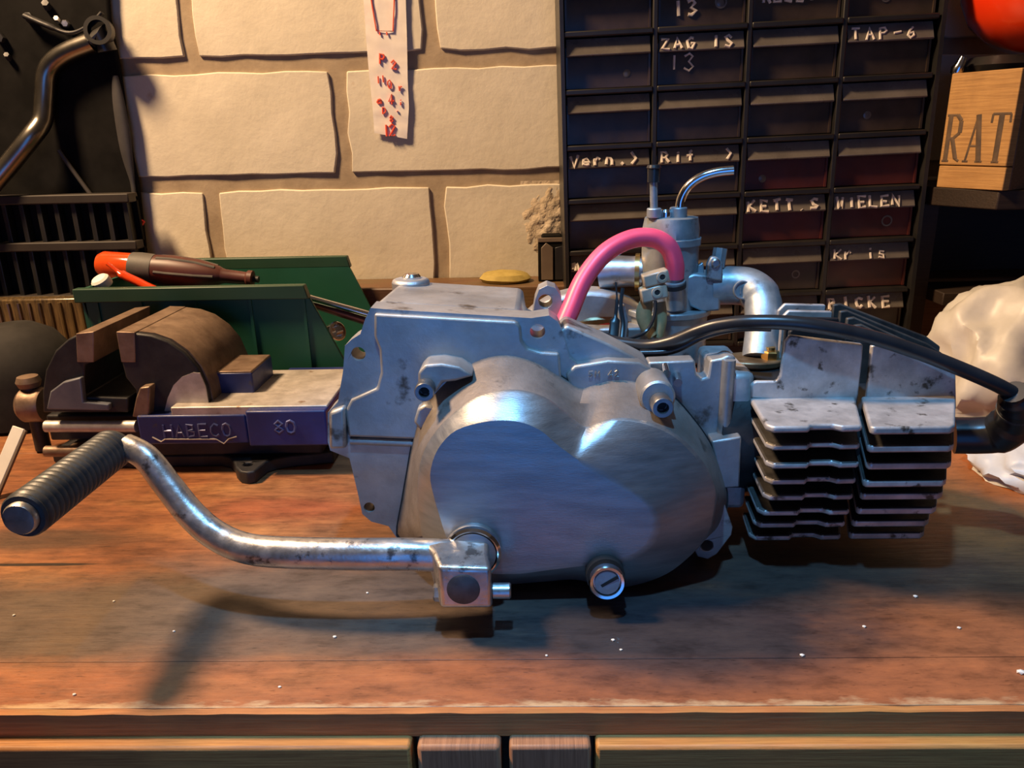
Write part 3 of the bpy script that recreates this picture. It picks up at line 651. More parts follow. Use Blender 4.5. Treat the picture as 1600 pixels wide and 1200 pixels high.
# --- ignition lead and plug cap
ld = cat([W(940, 528, 15.6), W(965, 536, 15.2), W(1010, 541, 14.6), W(1050, 534, 14.0), W(1090, 518, 13.4), W(1125, 508, 12.9), W(1180, 503, 12.2), W(1260, 507, 11.6), W(1350, 524, 11.45), W(1430, 549, 11.4), W(1500, 576, 11.3), W(1555, 600, 11.2), W(1588, 618, 11.3)], 8)
obj('ignition_lead', tube(B(), ld, .37, 16), CABLE, eng, smooth=60)
cap = obj('spark_plug_cap', tube(B(), cat([W(1584, 612, 11.1), W(1592, 630, 11.5), W(1585, 655, 12.2), W(1562, 676, 12.9), W(1530, 680, 13.4), W(1490, 680, 13.8)], 6), [.62]*3+[.85]*3+[.95]*8+[1.08]*6+[1.0]*11, 20), CABLE, eng, smooth=60)
obj('cap_seam', lathe(B(), [(.92, -.1), (.97, -.08), (.97, .08), (.92, .1)], W(1590, 640, 11.8), W(1584, 658, 12.3)-W(1592, 630, 11.5), 24), RUB, cap)
obj('second_lead', tube(B(), cat([W(1000, 552, 14.2), W(1050, 548, 14.0), W(1100, 525, 13.8), W(1150, 513, 13.4), W(1205, 512, 13.0)], 6), .2, 10), CABLE, eng, smooth=60)
# dark clutter under the carburettor (rear of the crankcase)
obj('rear_case', box(B(), 3.5, 12.5, 13.5, 18.5, 4, 8.4), DIRON, crank, bevel=.4)
obj('barrel_flange', box(B(), 9.8, 11.6, 12.6, 18.4, 2.2, 10.0), FINM, cylb, bevel=.3)

# ================================================================== vice
VY = 24.0
vice = thing('bench_vice', 'dark blue cast iron bench vice with raised lettering at the left of the bench', 'vice', (-24, 28, 0))
fj = [(184, 521), (212, 521), (236, 524), (262, 533), (288, 551), (308, 574), (322, 604), (330, 642), (330, 652), (215, 652), (212, 610), (196, 590), (190, 566)]
body = obj('fixed_jaw', plate(B(), XZ(fj, VY), VY, VY+8), DIRON, vice, bevel=.12)
obj('jaw_plate', plate(B(), XZ([(182, 518), (211, 519), (212, 566), (190, 566)], VY), VY-.06, VY+8.06), IRON, body, bevel=.05)
# curved bare top of the jaw
arc = [(212, 520), (238, 523), (264, 532), (290, 550), (310, 573), (324, 603), (331, 636)]
az = XZ(arc, VY); bm = B(); plate(bm, az+[(x-.18, z-.12) for x, z in az[::-1]], VY+.45, VY+8)
obj('jaw_back', bm, IRON, body, smooth=60)
obj('worn_patch', plate(B(), XZ([(256, 646), (262, 622), (271, 602), (284, 589), (302, 582), (312, 583), (321, 604), (329, 646)], VY-.05), VY-.05, VY+.05), BSTEEL, body)
obj('guide_block', plate(B(), XZ([(206, 652), (212, 622), (218, 606), (234, 604), (232, 652)], VY-.8), VY-.8, VY+.4), IRON, body, bevel=.1)
sj = [(67, 645), (66, 612), (71, 578), (86, 548), (106, 530), (122, 522), (146, 521), (146, 566), (132, 570), (131, 620), (200, 622), (200, 645)]
slide = obj('sliding_jaw', plate(B(), XZ(sj, VY), VY, VY+8), DIRON, vice, bevel=.12)
obj('jaw_plate', plate(B(), XZ([(119, 521), (147, 518), (147, 566), (121, 566)], VY), VY-.06, VY+8.06), IRON, slide, bevel=.05)
gus = [(72, 640), (78, 612), (98, 597), (126, 590), (130, 628), (170, 632), (170, 642)]
obj('jaw_gusset', plate(B(), XZ(gus, VY-.5), VY-.5, VY), pm('grey_blue_worn_paint', (.10, .11, .14), (.16, .16, .18), 50, .2, .5), slide, bevel=.1)
ra = W(70, 646, VY+1); rb = W(216, 646, VY+1)
obj('slide_bar', box(B(), ra.x, rb.x+3, VY+1.0, VY+7, W(140, 688, VY+1).z, W(140, 648, VY+1).z), DIRON, slide, bevel=.15)
obj('guide_rail', tube(B(), [W(72, 666, VY), W(214, 666, VY)], .42, 14), BSTEEL, slide)
obj('guide_rail', tube(B(), [W(72, 705, VY), W(150, 705, VY)], .4, 14), IRON, slide)
# body channel
zf = W(300, 649, VY-1).z; xa, xb = W(216, 670, VY-1).x, W(386, 670, VY-1).x; zl = W(300, 694, VY-1).z
ch = obj('body_channel', box(B(), xa, xb, VY-1.0, VY+9, zl, zf), BLUE, vice, bevel=.12)
x2, x3 = W(386, 670, VY-1.6).x, W(511, 670, VY-1.6).x
obj('tail_block', box(B(), x2, x3, VY-1.6, VY+8.6, W(450, 697, VY-1.6).z, W(450, 642, VY-1.6).z), BLUE, ch, bevel=.12)
obj('ground_top', box(B(), xa+2.4, x3-.03, VY-.9, VY+7.6, zf-.2, W(450, 640, VY-1.5).z+.06), BSTEEL, ch, bevel=.08)
an0, an1 = W(330, 588, VY+2).x, W(394, 588, VY+2).x
obj('anvil', box(B(), an0, an1, VY+2, VY+6.4, zf-.3, W(360, 583, VY+2).z), BLUE, ch, bevel=.1)
obj('anvil_face', box(B(), an0+.05, an1-.05, VY+2.05, VY+6.35, W(360, 583, VY+2).z-.1, W(360, 583, VY+2).z+.12), IRON, ch, bevel=.05)
a, b = W(258, 683, VY-1.0), W(352, 681, VY-1.0)
LETB = pm('worn_blue_letters', (.05, .07, .20), (.12, .13, .26), 60, .2, .4)
obj('raised_name', lettering(B(), 'HABECO', a, b-a, (0, 0, 1), .90, .085, .90, .62, .0), LETB, ch)
a = [W(238, 683, VY-1.03), W(252, 690, VY-1.03), W(258, 686, VY-1.03), W(338, 686, VY-1.03), W(350, 693, VY-1.03), W(358, 685, VY-1.03), W(370, 682, VY-1.03)]
obj('raised_border', tube(B(), a, .05, 6), BSTEEL, ch)
a = W(430, 676, VY-1.6); obj('raised_size', lettering(B(), '80', a, (1, 0, 0), (0, 0, 1), .85, .10, .95, .7, .0), LETB, ch)
base = [W(76, 716, VY-1.5), W(520, 712, VY-1.5)]
pts = []
q = lambda x, y: (WZ(x, y, .9).x, WZ(x, y, .9).y)
pts = [q(80, 705), q(220, 715), q(250, 712), q(345, 711), q(358, 714), q(366, 722), q(368, 730), q(374, 736), q(386, 738), q(398, 736), q(406, 729), q(416, 721), q(432, 716), q(455, 712), q(520, 706), (q(520, 706)[0], 33.8), (q(80, 705)[0], 33.8)]
hp_ = q(388, 725)
bp = obj('base_plate', hplate(B(), pts, 0.0, .9, [circ(hp_[0], hp_[1], .32, 16)]), DIRON, vice, bevel=.12)
obj('pedestal', box(B(), xa-.5, x3-1, VY+.2, VY+7.5, .8, zl+.1), DIRON, bp, bevel=.2)
obj('swivel_plate', box(B(), W(100, 700, VY).x, W(150, 700, VY).x, VY, VY+7, .8, 1.6), IRON, bp, bevel=.1)
c = W(66, 622, VY+3.5)
sw = obj('lead_screw', lathe(B(), [(0, 0), (1.2, 0), (1.3, .2), (1.3, 1.5), (1.1, 1.75), (0, 1.75)], c+Vector((.2, 0, -.5)), (-1, 0, 0), 28), IRON, vice)
obj('handle', tube(B(), [c+Vector((-.75, 0, 1.1)), Vector((c.x-.75, c.y, .15))], .55, 14), DIRON, sw)
obj('handle_knob', lathe(B(), [(0, 0), (.7, .1), (.85, .5), (.7, .9), (0, 1.0)], c+Vector((-.75, 0, .8)), (0, 0, 1), 22), IRON, sw)

# ================================================================== green storage bin, tools
BY0, BY1 = 34.4, 49.2
zr = W(300, 447, BY0).z; bxl = W(118, 450, BY0).x; bxr = W(478, 446, BY0).x; bxb = W(556, 600, BY0).x
bin_ = thing('storage_bin', 'green open-fronted plastic storage bin behind the vice', 'storage bin', ((bxl+bxb)/2, 41.5, 0))
side = [(bxl+1.6, 0), (bxb, 0), (bxb+.2, 2.6), (bxr+.1, zr-.9), (bxl+.3, zr-.9)]
def bin_side(y0, y1, out):
    s = obj('side_wall', plate(B(), side, y0, y1), GREEN, bin_, bevel=.08)
    ya, yb = (y0-.55, y1) if out < 0 else (y0, y1+.55)
    obj('rim', plate(B(), [(bxl, zr-1.1), (bxr+.25, zr-1.1), (bxr-.05, zr), (bxl, zr)], ya, yb), GREEND, s, bevel=.08)
    for x in (157, 225, 310, 395, 478):
        xx = W(x, 500, BY0).x
        yy = (y0-.16, y0) if out < 0 else (y1, y1+.16)
        obj('rib', box(B(), xx-.12, xx+.12, yy[0], yy[1], .2, zr-1.1), GREEN, s)
bin_side(BY0, BY0+.3, -1); bin_side(BY1-.3, BY1, 1)
obj('back_wall', box(B(), bxl+.3, bxl+.6, BY0, BY1, 0, zr-.1), GREEN, bin_)
obj('bin_floor', box(B(), bxl+1.5, bxb, BY0, BY1, 0, .3), GREEN, bin_)
obj('front_lip', box(B(), bxb-.3, bxb, BY0, BY1, 0, 2.6), GREEN, bin_)
# screwdriver
SY = 41.0
p0 = W(153, 412, SY); p1 = W(397, 436, SY); d = (p1-p0); Lh = d.length
sd = thing('screwdriver', 'screwdriver with dark red grip and clear orange butt lying across the green bin', 'screwdriver', p0)
def seg_(name, prof, mat): return obj(name, lathe(B(), prof, p0, d, 26), mat, sd)
f_ = lambda px: Lh*(px-153)/(397-153)
seg_('butt', [(0, 0), (.9, .15), (1.15, .6), (1.22, f_(212)), (0, f_(212))], ORANGE)
seg_('collar', [(0, f_(207)), (1.3, f_(208)), (1.36, f_(222)), (1.32, f_(243)), (0, f_(243))], GREYG)
seg_('grip', [(0, f_(242)), (1.28, f_(243)), (1.38, f_(270)), (1.25, f_(310)), (.85, f_(342)), (.62, f_(350)), (0, f_(350))], DRED)
for k in range(6):
    an = k*math.pi/3; u, v = frame(d); q = (u*math.cos(an)+v*math.sin(an))
    dn = d.normalized()
    obj('grip_stripe', tube(B(), [p0+dn*f_(250)+q*1.25, p0+dn*f_(272)+q*1.31, p0+dn*f_(308)+q*1.19, p0+dn*f_(338)+q*.85], .16, 8), GREYG, sd)
seg_('neck', [(0, f_(345)), (.72, f_(346)), (.62, f_(352)), (.55, f_(385)), (.72, f_(388)), (.72, f_(395)), (0, f_(396))], DRED)
tip_end = Vector((p1.x+.6, SY, .45))
obj('shaft', tube(B(), [p0+d*.97, p0+d*1.03], .3, 12), DIRON, sd)
# second orange-handled tool under it
p2 = W(165, 437, SY-1.6)
q0, q1 = W(168, 412, SY-2.6), W(240, 452, SY-2.6)
t2 = thing('plier_handle', 'orange plastic-handled pliers poking out beside the screwdriver', 'pliers', q1)
obj('handle', tube(B(), cat([q0, W(190, 428, SY-2.6), W(215, 440, SY-2.6), q1, W(300, 475, SY-2.4)], 5), [.25]*5+[.55]*11+[.4]*5, 14, flat=.6), ORANGE, t2, smooth=60)
obj('jaw', tube(B(), [W(300, 475, SY-2.4), W(330, 540, SY-2.4), Vector((W(330, 540, SY-2.4).x+.5, SY-2.4, .5))], [.5, .7, .3], 10, flat=.6), STEEL, t2)
wk = W(160, 437, SY-4.2)
tag(obj('bottle_cap', lathe(B(), [(0, -.2), (.72, -.2), (.78, 0), (.76, .45), (.6, .62), (0, .66)], wk+Vector((0, 0, -.35)), (-.3, -.5, 1), 20), PALE, org=wk), 'small white cap on the bin rim below the orange screwdriver butt', 'cap')
# bar and ring socket in the bin
q0, q1 = W(470, 462, 39), W(585, 494, 39)
bar = thing('steel_bar', 'shiny steel bar with red sleeve sticking out of the green bin', 'bar', q1)
obj('rod', tube(B(), [q0-(q1-q0)*.25, q1], .30, 14), CHROME, bar)
obj('sleeve', tube(B(), [W(478, 470, 39.2)-Vector((3, 0, -1)), W(584, 506, 39.2)], .36, 14), DRED, bar)
c = W(528, 517, 38.6)
so = obj('socket', lathe(B(), [(.55, -1.6), (.85, -1.5), (.85, -.05), (.78, 0), (.58, 0), (.55, -.3), (.5, -1.0), (0, -1.0)], c, (.75, -.6, .35), 26), CHROME, org=c)
tag(so, 'round chromed socket lying at the open end of the green bin', 'socket')

# ================================================================== drawer cabinet
TI = math.radians(1.35); O = Vector((3.75, 46.0, .05))
ux = Vector((math.cos(TI), 0, math.sin(TI))); uz = Vector((-math.sin(TI), 0, math.cos(TI)))
CM = Matrix((ux, Vector((0, 1, 0)), uz)).transposed().to_4x4(); CM.translation = O
CPX, CPZ, ZB = 7.98, 4.66, 2.0
cab = thing('drawer_cabinet', 'black plastic small-parts cabinet with smoky drawers and white handwriting', 'cabinet', O)
Wc, Hc = 4*CPX+.35, ZB+8*CPZ+.3
bm = B(); box(bm, -.15, 0.18, 0, 9.6, 0, Hc, CM); obj('side_panel', bm, BLACKP, cab)
bm = B(); box(bm, Wc-.35, Wc, 0, 9.6, 0, Hc, CM); obj('side_panel', bm, BLACKP, cab)
bm = B(); box(bm, .18, Wc-.35, 9.2, 9.6, 0, Hc, CM); obj('back_panel', bm, BLACKP, cab)
bm = B(); box(bm, .18, Wc-.35, 0.3, 9.2, 0, ZB-.25, CM); obj('plinth', bm, BLACKP, cab)
for j in range(1, 4):
    bm = B(); box(bm, j*CPX-.22, j*CPX+.22, .15, 9.2, ZB-.25, Hc, CM); obj('divider', bm, BLACKP, cab, bevel=.08)
for i in range(9):
    for j in range(4):
        bm = B(); box(bm, j*CPX+.18, (j+1)*CPX-.18, .05, 9.2, ZB+i*CPZ-.25, ZB+i*CPZ+.22, CM); obj('shelf', bm, BLACKP, cab, bevel=.1)
def profile_box(bm, x0, x1, prof):
    """prof in (y, z) closed polygon extruded in x"""
    A = [bm.verts.new(CM @ Vector((x0, y, z))) for y, z in prof]; C = [bm.verts.new(CM @ Vector((x1, y, z))) for y, z in prof]
    n = len(prof)
    for k in range(n): bm.faces.new((A[k], A[(k+1) % n], C[(k+1) % n], C[k]))
    bm.faces.new(A); bm.faces.new(C)
    return bm
RED_D = {(2, 3), (3, 3), (2, 2), (3, 2), (3, 1)}           # (column, row) of drawers in red-brown plastic
DR = {}
for i in range(8):
    for j in range(4):
        x0, x1 = j*CPX+.32, (j+1)*CPX-.32; zb = ZB+i*CPZ+.3; zt_ = ZB+(i+1)*CPZ-.32
        zl_ = zt_-1.38
        dm = SMOKER if (j, i) in RED_D else SMOKE
        bm = B(); profile_box(bm, x0, x1, [(.95, zb), (1.25, zb), (1.25, zt_-.25), (.95, zl_)])
        dw = obj('drawer', bm, dm, cab)
        DR[j, i] = dw
        bm = B(); profile_box(bm, x0+.05, x1-.05, [(.18, zl_), (.28, zl_-.1), (1.0, zl_-.02), (1.0, zt_-.12), (.78, zt_)])
        obj('label_lip', bm, SMOKEL, dw, bevel=.05)
        bm = B(); box(bm, x0, x0+.18, .75, 8.8, zb, zt_-.7, CM); obj('drawer_wall', bm, dm, dw)
        bm = B(); box(bm, x1-.18, x1, .75, 8.8, zb, zt_-.7, CM); obj('drawer_wall', bm, dm, dw)
        if (i*5+j*3) % 4 == 1:
            q = CM @ Vector((x0+random.uniform(1.5, 5.5), .93, zb+random.uniform(.7, 1.6)))
            obj('dust_smear', lathe(B(), [(0, .0), (.35, .0), (.30, .02), (0, .03)], q, (0, -1, 0), 12), SMOKEL, dw)
def write(j, i, txt, dx, h, where='lip', r=.075, adv=.80, dz=0):
    r *= 1.75; i -= 1
    x0 = j*CPX+.32; zt_ = ZB+(i+1)*CPZ-.32; zl_ = zt_-1.38
    s_ = Vector((0, .60, 1.38)).normalized()
    if where == 'lip':
        o = CM @ Vector((x0+dx, .20+dz*.43, zl_+.12+dz)); u2 = (CM.to_3x3() @ s_)
    else: o = CM @ Vector((x0+dx, .92, zl_-1.55+dz)); u2 = uz
    k = 0
    for wd in txt.split(' '):
        if wd: obj('handwriting', lettering(B(), wd, o+ux*(k*adv*h), ux, u2, h, r, adv, .62, .09, n=6), WHITEP, DR[j, i])
        k += len(wd)+1
write(1, 6, 'ZAG IS', .25, .98, adv=1.10); write(1, 6, '13', 1.1, 1.25, 'front', .06, 1.0)
write(1, 7, '13', 1.35, 1.2, 'front', .09, .95, dz=-.35)
write(2, 7, 'RELEI', .9, .9, 'front', adv=1.05, dz=.35); write(3, 6, 'TAP-6', .45, .95, adv=1.22, r=.06)
write(0, 4, 'Vern.)', .25, 1.02, adv=1.05, r=.085); write(1, 4, 'Rif  )', .4, .98, adv=1.15)
write(2, 3, 'KETT.S', .35, 1.0, adv=1.12, r=.085); write(3, 3, 'WIELEN', .3, .95, adv=1.05)
write(0, 2, 'm', .2, .9, r=.08); write(3, 2, 'Kr is', .5, .95, adv=1.05, r=.06); write(3, 1, 'BICKE', .35, 1.0, adv=1.25, r=.085)
for (j, i, x, z, r_) in ((1, 6, 5.3, 1.7, .52), (3, 2, 5.2, 1.35, .5), (3, 6, 3.2, 1.4, .4), (2, 1, 5.2, 1.4, .4)):
    q = CM @ Vector((j*CPX+.32+x, .93, ZB+i*CPZ+.3+z))
    obj('ring_mark', lathe(B(), [(r_, 0), (r_, .04), (r_-.14, .04), (r_-.14, 0)], q, (0, -1, 0), 24), SMOKEL, DR[j, i])

# ================================================================== tape on the wall
tY = 55.9
def tpt(u, v):
    # u 0..1 across, v 0..1 downwards
    t = [(566, -45, 634, -45), (568, 0, 634, 0), (572, 60, 636, 62), (577, 120, 637, 123), (582, 165, 639, 168), (585, 208, 636, 217)]
    f = v*(len(t)-1); k = min(int(f), len(t)-2); f -= k
    a = [t[k][i]+(t[k+1][i]-t[k][i])*f for i in range(4)]
    p = W(a[0]+(a[2]-a[0])*u, a[1]+(a[3]-a[1])*u, tY)
    p.y = tY-.10*abs(noise.noise(Vector((u*2, v*9, 4))))-.05*noise.noise(Vector((u*5, v*22, 1)))
    return p
bm = B(); nu, nv = 8, 46
g = [[bm.verts.new(tpt(i/nu, j/nv)) for i in range(nu+1)] for j in range(nv+1)]
g2 = [[bm.verts.new(v.co+Vector((0, .04, 0))) for v in r] for r in g]
for j in range(nv):
    for i in range(nu):
        bm.faces.new((g[j][i], g[j][i+1], g[j+1][i+1], g[j+1][i])); bm.faces.new((g2[j][i], g2[j+1][i], g2[j+1][i+1], g2[j][i+1]))
edge = [(0, i) for i in range(nu)]+[(j, nu) for j in range(nv)]+[(nv, i) for i in range(nu, 0, -1)]+[(j, 0) for j in range(nv, 0, -1)]
for a, b in zip(edge, edge[1:]+edge[:1]): bm.faces.new((g[a[0]][a[1]], g2[a[0]][a[1]], g2[b[0]][b[1]], g[b[0]][b[1]]))
tape = thing('tape_strip', 'strip of pale tape with red handwriting stuck on the brick wall', 'tape', W(605, 120, tY))
obj('tape_film', bm, TAPE, tape, smooth=50)
def ink(pts, r=.07): obj('ink_stroke', tube(B(), [W(x, y, tY-.14) for x, y in pts], r, 6), REDINK, tape)
ink([(579, -30), (580, 0), (588, 48), (614, 49), (616, 0), (615, -30)]); ink([(593, 50), (594, 55)]); ink([(604, 50), (605, 55)])
def inkt(txt, x, y, h, dx=.8, r=.07):
    a = W(x, y, tY-.14); obj('ink_letters', lettering(B(), txt, a, (1, 0, .02), (0, 0, 1), h, r, dx, .6, .08, n=6), REDINK, tape)
inkt('P', 594, 99, .85, r=.10); inkt('2', 612, 108, .8, r=.1); inkt('11', 588, 130, .65); inkt('0', 606, 138, .7); inkt('r', 624, 142, .6)
inkt('4', 607, 162, .9, r=.09); inkt('a', 590, 163, .7, r=.1); inkt('i', 624, 164, .5); inkt('D', 598, 178, .6); inkt('.', 618, 174, .6, r=.12); inkt('8', 609, 191, .6, r=.09)
inkt('12', 600, 212, 1.0, .6, r=.10)

# ================================================================== things along the back
p = W(862, 445, 53.3)
h0 = thing('upright_holder', 'grey-brown flat plastic holder standing against the wall beside the cabinet', 'holder', (p.x, 53.3, 7.6))
zt_ = W(862, 368, 52.5).z; xl, xr = W(841, 400, 52.5).x, W(884, 400, 52.5).x
obj('shell', plate(B(), [(xl, 7.6), (xl, zt_-.6), (xl+.5, zt_), (xr-.5, zt_), (xr, zt_-.6), (xr, 7.6)], 52.5, 54.6), BLACKD, h0, bevel=.1)
obj('front_plate', plate(B(), [(xl+.3, 7.8), (xl+.3, zt_-1.2), (xl+.8, zt_-.7), (xl+1.5, zt_-1.2), (xl+1.5, 7.8)], 52.3, 52.5), TAUPE, h0, bevel=.05)
obj('front_plate', plate(B(), [(xl+1.7, 7.8), (xl+1.7, zt_-1.2), (xr-.25, zt_-1.0), (xr-.25, 7.8)], 52.35, 52.5), BLACKP, h0, bevel=.05)
obj('top_band', box(B(), xl-.02, xr+.02, 52.4, 54.65, zt_-.65, zt_-.2), TAUPE, h0, bevel=.05)
p = W(790, 450, 53)
bm = lathe(B(), [(0, 0), (2.4, .05), (2.7, .35), (2.3, .8), (1.2, 1.05), (0, 1.1)], (p.x, 53.2, 7.6), (0, 0, 1), 30)
for v in bm.verts: v.co.y = 53.2+(v.co.y-53.2)*.8; v.co.x = p.x+(v.co.x-p.x)*1.0; v.co.z += .12*noise.noise(v.co*.8) if v.co.z > 7.75 else 0
tag(obj('sponge', bm, YELLOW, org=(p.x, 53.2, 7.6)), 'flattened yellow sponge on the ledge behind the engine', 'sponge')

# white plastic bag
bc = W(1565, 590, 33)
bm = B(); bmesh.ops.create_icosphere(bm, subdivisions=5, radius=1)
for v in bm.verts:
    n = v.co.normalized()
    cr = sum(abs(noise.noise(n*f+Vector((f*3.1, 1.7, 9.2))))*a for f, a in ((1.3, .42), (2.6, .20), (5.0, .05)))
    r = 1.12-cr
    x, y, z = n.x*7.4*r, n.y*6.0*r, n.z*7.2*r
    v.co = Vector((bc.x+x+1.4, 33.5+y, max(.03, bc.z+z+.1)))
tag(obj('plastic_bag', bm, BAG, smooth=60, org=(bc.x, 33.5, 0)), 'crumpled white plastic bag at the right end of the bench', 'bag')
bm = B(); bmesh.ops.create_icosphere(bm, subdivisions=4, radius=1)
bq = WZ(1600, 735, 1)
for v in bm.verts:
    n = v.co.normalized(); r = 1.1-.35*abs(noise.noise(n*2.3))-.15*abs(noise.noise(n*5))
    v.co = Vector((bq.x+2.2+n.x*4.4*r, bq.y+1.5+n.y*4.5*r, max(.02, .8+n.z*2.2*r)))
tag(obj('plastic_sheet', bm, BAG, smooth=60, org=(bq.x, bq.y, 0)), 'small crumpled piece of clear-white plastic at the bench edge under the plug cap', 'plastic')

# crate with stamped letters, on a dark shelf
ca, cb = W(1488, 115, 46), W(1596, 118, 40.5)
dirx = Vector((cb.x-ca.x, cb.y-ca.y, 0)).normalized(); diry = Vector((-dirx.y, dirx.x, 0))
zt_ = ca.z; zb_ = W(1483, 292, 46).z; wl = Vector((cb.x-ca.x, cb.y-ca.y, 0)).length
KM = Matrix((dirx, diry, Vector((0, 0, 1)))).transposed().to_4x4(); KM.translation = Vector((ca.x, ca.y, zb_))
crate = thing('wooden_crate', 'small honey-coloured wooden crate with faded black stamped letters', 'crate', KM.translation)
hh = zt_-zb_; cut = 1.9
obj('front_board', box(B(), -.02, wl, 0, .9, cut+.04, hh, KM), CRATEW, crate, bevel=.08)
obj('front_board', box(B(), -.02, wl, .05, .9, 0, cut-.04, KM), CRATEW, crate, bevel=.08)
obj('end_board', box(B(), -.0, .9, .92, 8, 0, hh-.1, KM), CRATEW, crate, bevel=.06)
obj('end_board', box(B(), wl-.9, wl-.0, .92, 8, 0, hh-.1, KM), EDGE, crate, bevel=.06)
obj('rear_board', box(B(), 0, wl, 8.02, 8.9, 0, hh-.1, KM), CRATEW, crate)
obj('crate_floor', box(B(), .9, wl-.9, .92, 8, 0, .6, KM), CRATEW, crate)
def stamp(strokes, x, z, w_, h_, name):
    bm = B()
    for a, b, r in strokes:
        tube(bm, [KM @ Vector((x+a[0]*w_, -.01, z+a[1]*h_)), KM @ Vector((x+b[0]*w_, -.01, z+b[1]*h_))], r, 6, flat=.25, up=-diry)
    obj(name, bm, INK, crate)
lw = wl*.26; lh = hh*.40; lz = hh*.24
stamp([((.2, 0), (.2, 1), .22), ((0, 0), (.4, 0), .1), ((0, 1), (.6, 1), .1), ((.6, 1), (.85, .88), .18), ((.85, .88), (.85, .62), .2), ((.85, .62), (.5, .5), .14), ((.2, .5), (.5, .5), .1), ((.45, .5), (.8, .05), .2), ((.8, .05), (1.0, 0), .12)], wl*.03, lz, lw, lh, 'stamped_letter')
stamp([((.5, 1), (.08, 0), .1), ((.5, 1), (.85, 0), .24), ((.2, .33), (.7, .33), .09), ((-.08, 0), (.25, 0), .09), ((.65, 0), (1.05, 0), .09)], wl*.37, lz, lw, lh, 'stamped_letter')
stamp([((.5, 0), (.5, 1), .24), ((.02, 1), (.98, 1), .11), ((.02, 1), (.0, .82), .1), ((.98, 1), (1, .82), .1), ((.3, 0), (.7, 0), .1)], wl*.70, lz, lw, lh, 'stamped_letter')
sx0 = ca.x-.6
sh = thing('wall_shelf', 'dark brown wooden shelf unit carrying the stamped crate', 'shelf', (52, 50, 0))
obj('shelf_board', hplate(B(), [(sx0+.4, 46.4), (cb.x+.1, 41.0), (64, 41.0), (64, 56), (sx0+1, 56)], zb_-1.6, zb_-.01), SHELFW, sh, bevel=.1)
obj('side_board', box(B(), sx0+.8, sx0+2.2, 48, 56, 0, zb_-1.6), SHELFW, sh)
obj('side_board', box(B(), 62, 64, 42, 56, 0, zb_-1.6), SHELFW, sh)
obj('back_board', box(B(), sx0+2.2, 62, 55, 56, 0, zb_-1.6), SHELFW, sh)
zz = W(1560, 440, 50).z
obj('middle_board', box(B(), sx0+2.2, 62, 45, 55, zz-1.2, zz), SHELFW, sh, bevel=.1)
# red plastic funnel upside on the crate
rc = W(1600, 10, 46)
fun = thing('red_bucket', 'glossy red-orange plastic bowl above the wooden crate', 'bowl', (rc.x, 47, rc.z))
tl = Vector((.35, 0, 1)).normalized()
obj('bowl_shell', lathe(B(), [(0, -.2), (2.5, -.0), (4.3, .9), (5.6, 2.4), (6.3, 4.2), (6.6, 6.2), (6.9, 6.3), (6.9, 6.6), (6.3, 6.6), (5.9, 4.4), (5.2, 2.7), (4.0, 1.3), (2.4, .35), (0, .25)], (rc.x+.4, 47, W(1600, 72, 46).z), tl, 44), RED, fun, smooth=60)
obj('dark_base', lathe(B(), [(0, 0), (2.6, 0), (3.0, .6), (2.4, 1.3), (0, 1.3)], (rc.x-.6, 47, zt_+.0), (0, 0, 1), 28), BLACKP, fun)
c = W(1508, 92, 45)
tag(obj('metal_fitting', lathe(B(), [(0, 0), (.45, .05), (.55, .5), (.4, .9), (.3, 1.5), (0, 1.55)], (c.x, 46.3, zt_-.1), (.25, -.2, 1), 18), CHROME, org=(c.x, 46.3, zt_)), 'small shiny metal fitting on the crate corner by the cabinet', 'fitting')

# ================================================================== dark corner at the left
pl = [(-330, -60), (165, -60), (172, 30), (186, 100), (193, 150), (200, 200), (207, 245), (216, 285), (221, 330), (228, 392), (228, 470), (-330, 470)]
pnl = thing('black_fairing', 'large black bodywork panel leaning against the left of the brick wall', 'panel', (W(0, 470, 53).x, 53, W(0, 470, 53).z))
bl = XZ(pl, 55.3); obj('panel_skin', plate(B(), bl, 55.3, 55.9), BLACKD, pnl, bevel=.3)
ed = cat([W(x, y, 55.2) for x, y in ((180, 118), (184, 150), (192, 200), (199, 245), (207, 285), (213, 330), (222, 385))], 5)
obj('edge_strip', tube(B(), ed, [.25+.45*math.sin(math.pi*min(1, i/20)) for i in range(len(ed))], 10, flat=.5), pm('grey_edge_trim', (.03, .028, .028), (.05, .045, .045), 30, 0, .6), pnl, smooth=60)
zfoot = W(0, 470, 53).z
obj('support_foot', box(B(), -58, -44, 55.3, 55.9, 0, 9.6), BLACKD, pnl)
hb = thing('handlebar', 'bent chromed handlebar tube in the dark left corner', 'handlebar', W(0, 270, 52))
pp = cat([W(-90, 370, 50), W(-40, 320, 51), W(10, 262, 52), W(48, 215, 52.6), W(66, 188, 53.6), W(70, 150, 54.1), W(75, 110, 54.3), W(100, 85, 54.3), W(145, 66, 54.3)], 7)
obj('tube', tube(B(), pp, .92, 22), pm('tarnished_chrome', (.20, .185, .16), (.34, .31, .27), 30, 1, .28), hb, smooth=60)
obj('tube_clamp', lathe(B(), [(.92, 0), (1.3, 0), (1.3, .8), (.92, .8)], W(158, 50, 54), (.1, -1, .1), 28), BLACKP, hb)
obj('bracket', tube(B(), [W(145, 66, 54), W(158, 52, 54), W(168, 80, 54.2)], [.9, 1.0, .9], 14), BLACKP, hb)
tag(obj('brake_cable', tube(B(), cat([W(92, 235, 54.4), W(118, 272, 54.4), W(150, 315, 54.4), W(185, 360, 54.5), W(205, 385, 54.6)], 6), .22, 10), pm('grey_cable', (.05, .045, .04), (.07, .06, .055), 30, 0, .4), smooth=60, org=W(205, 385, 51)), 'thin dark cable hanging diagonally in the left corner', 'cable')
c = W(224, 350, 51.0)
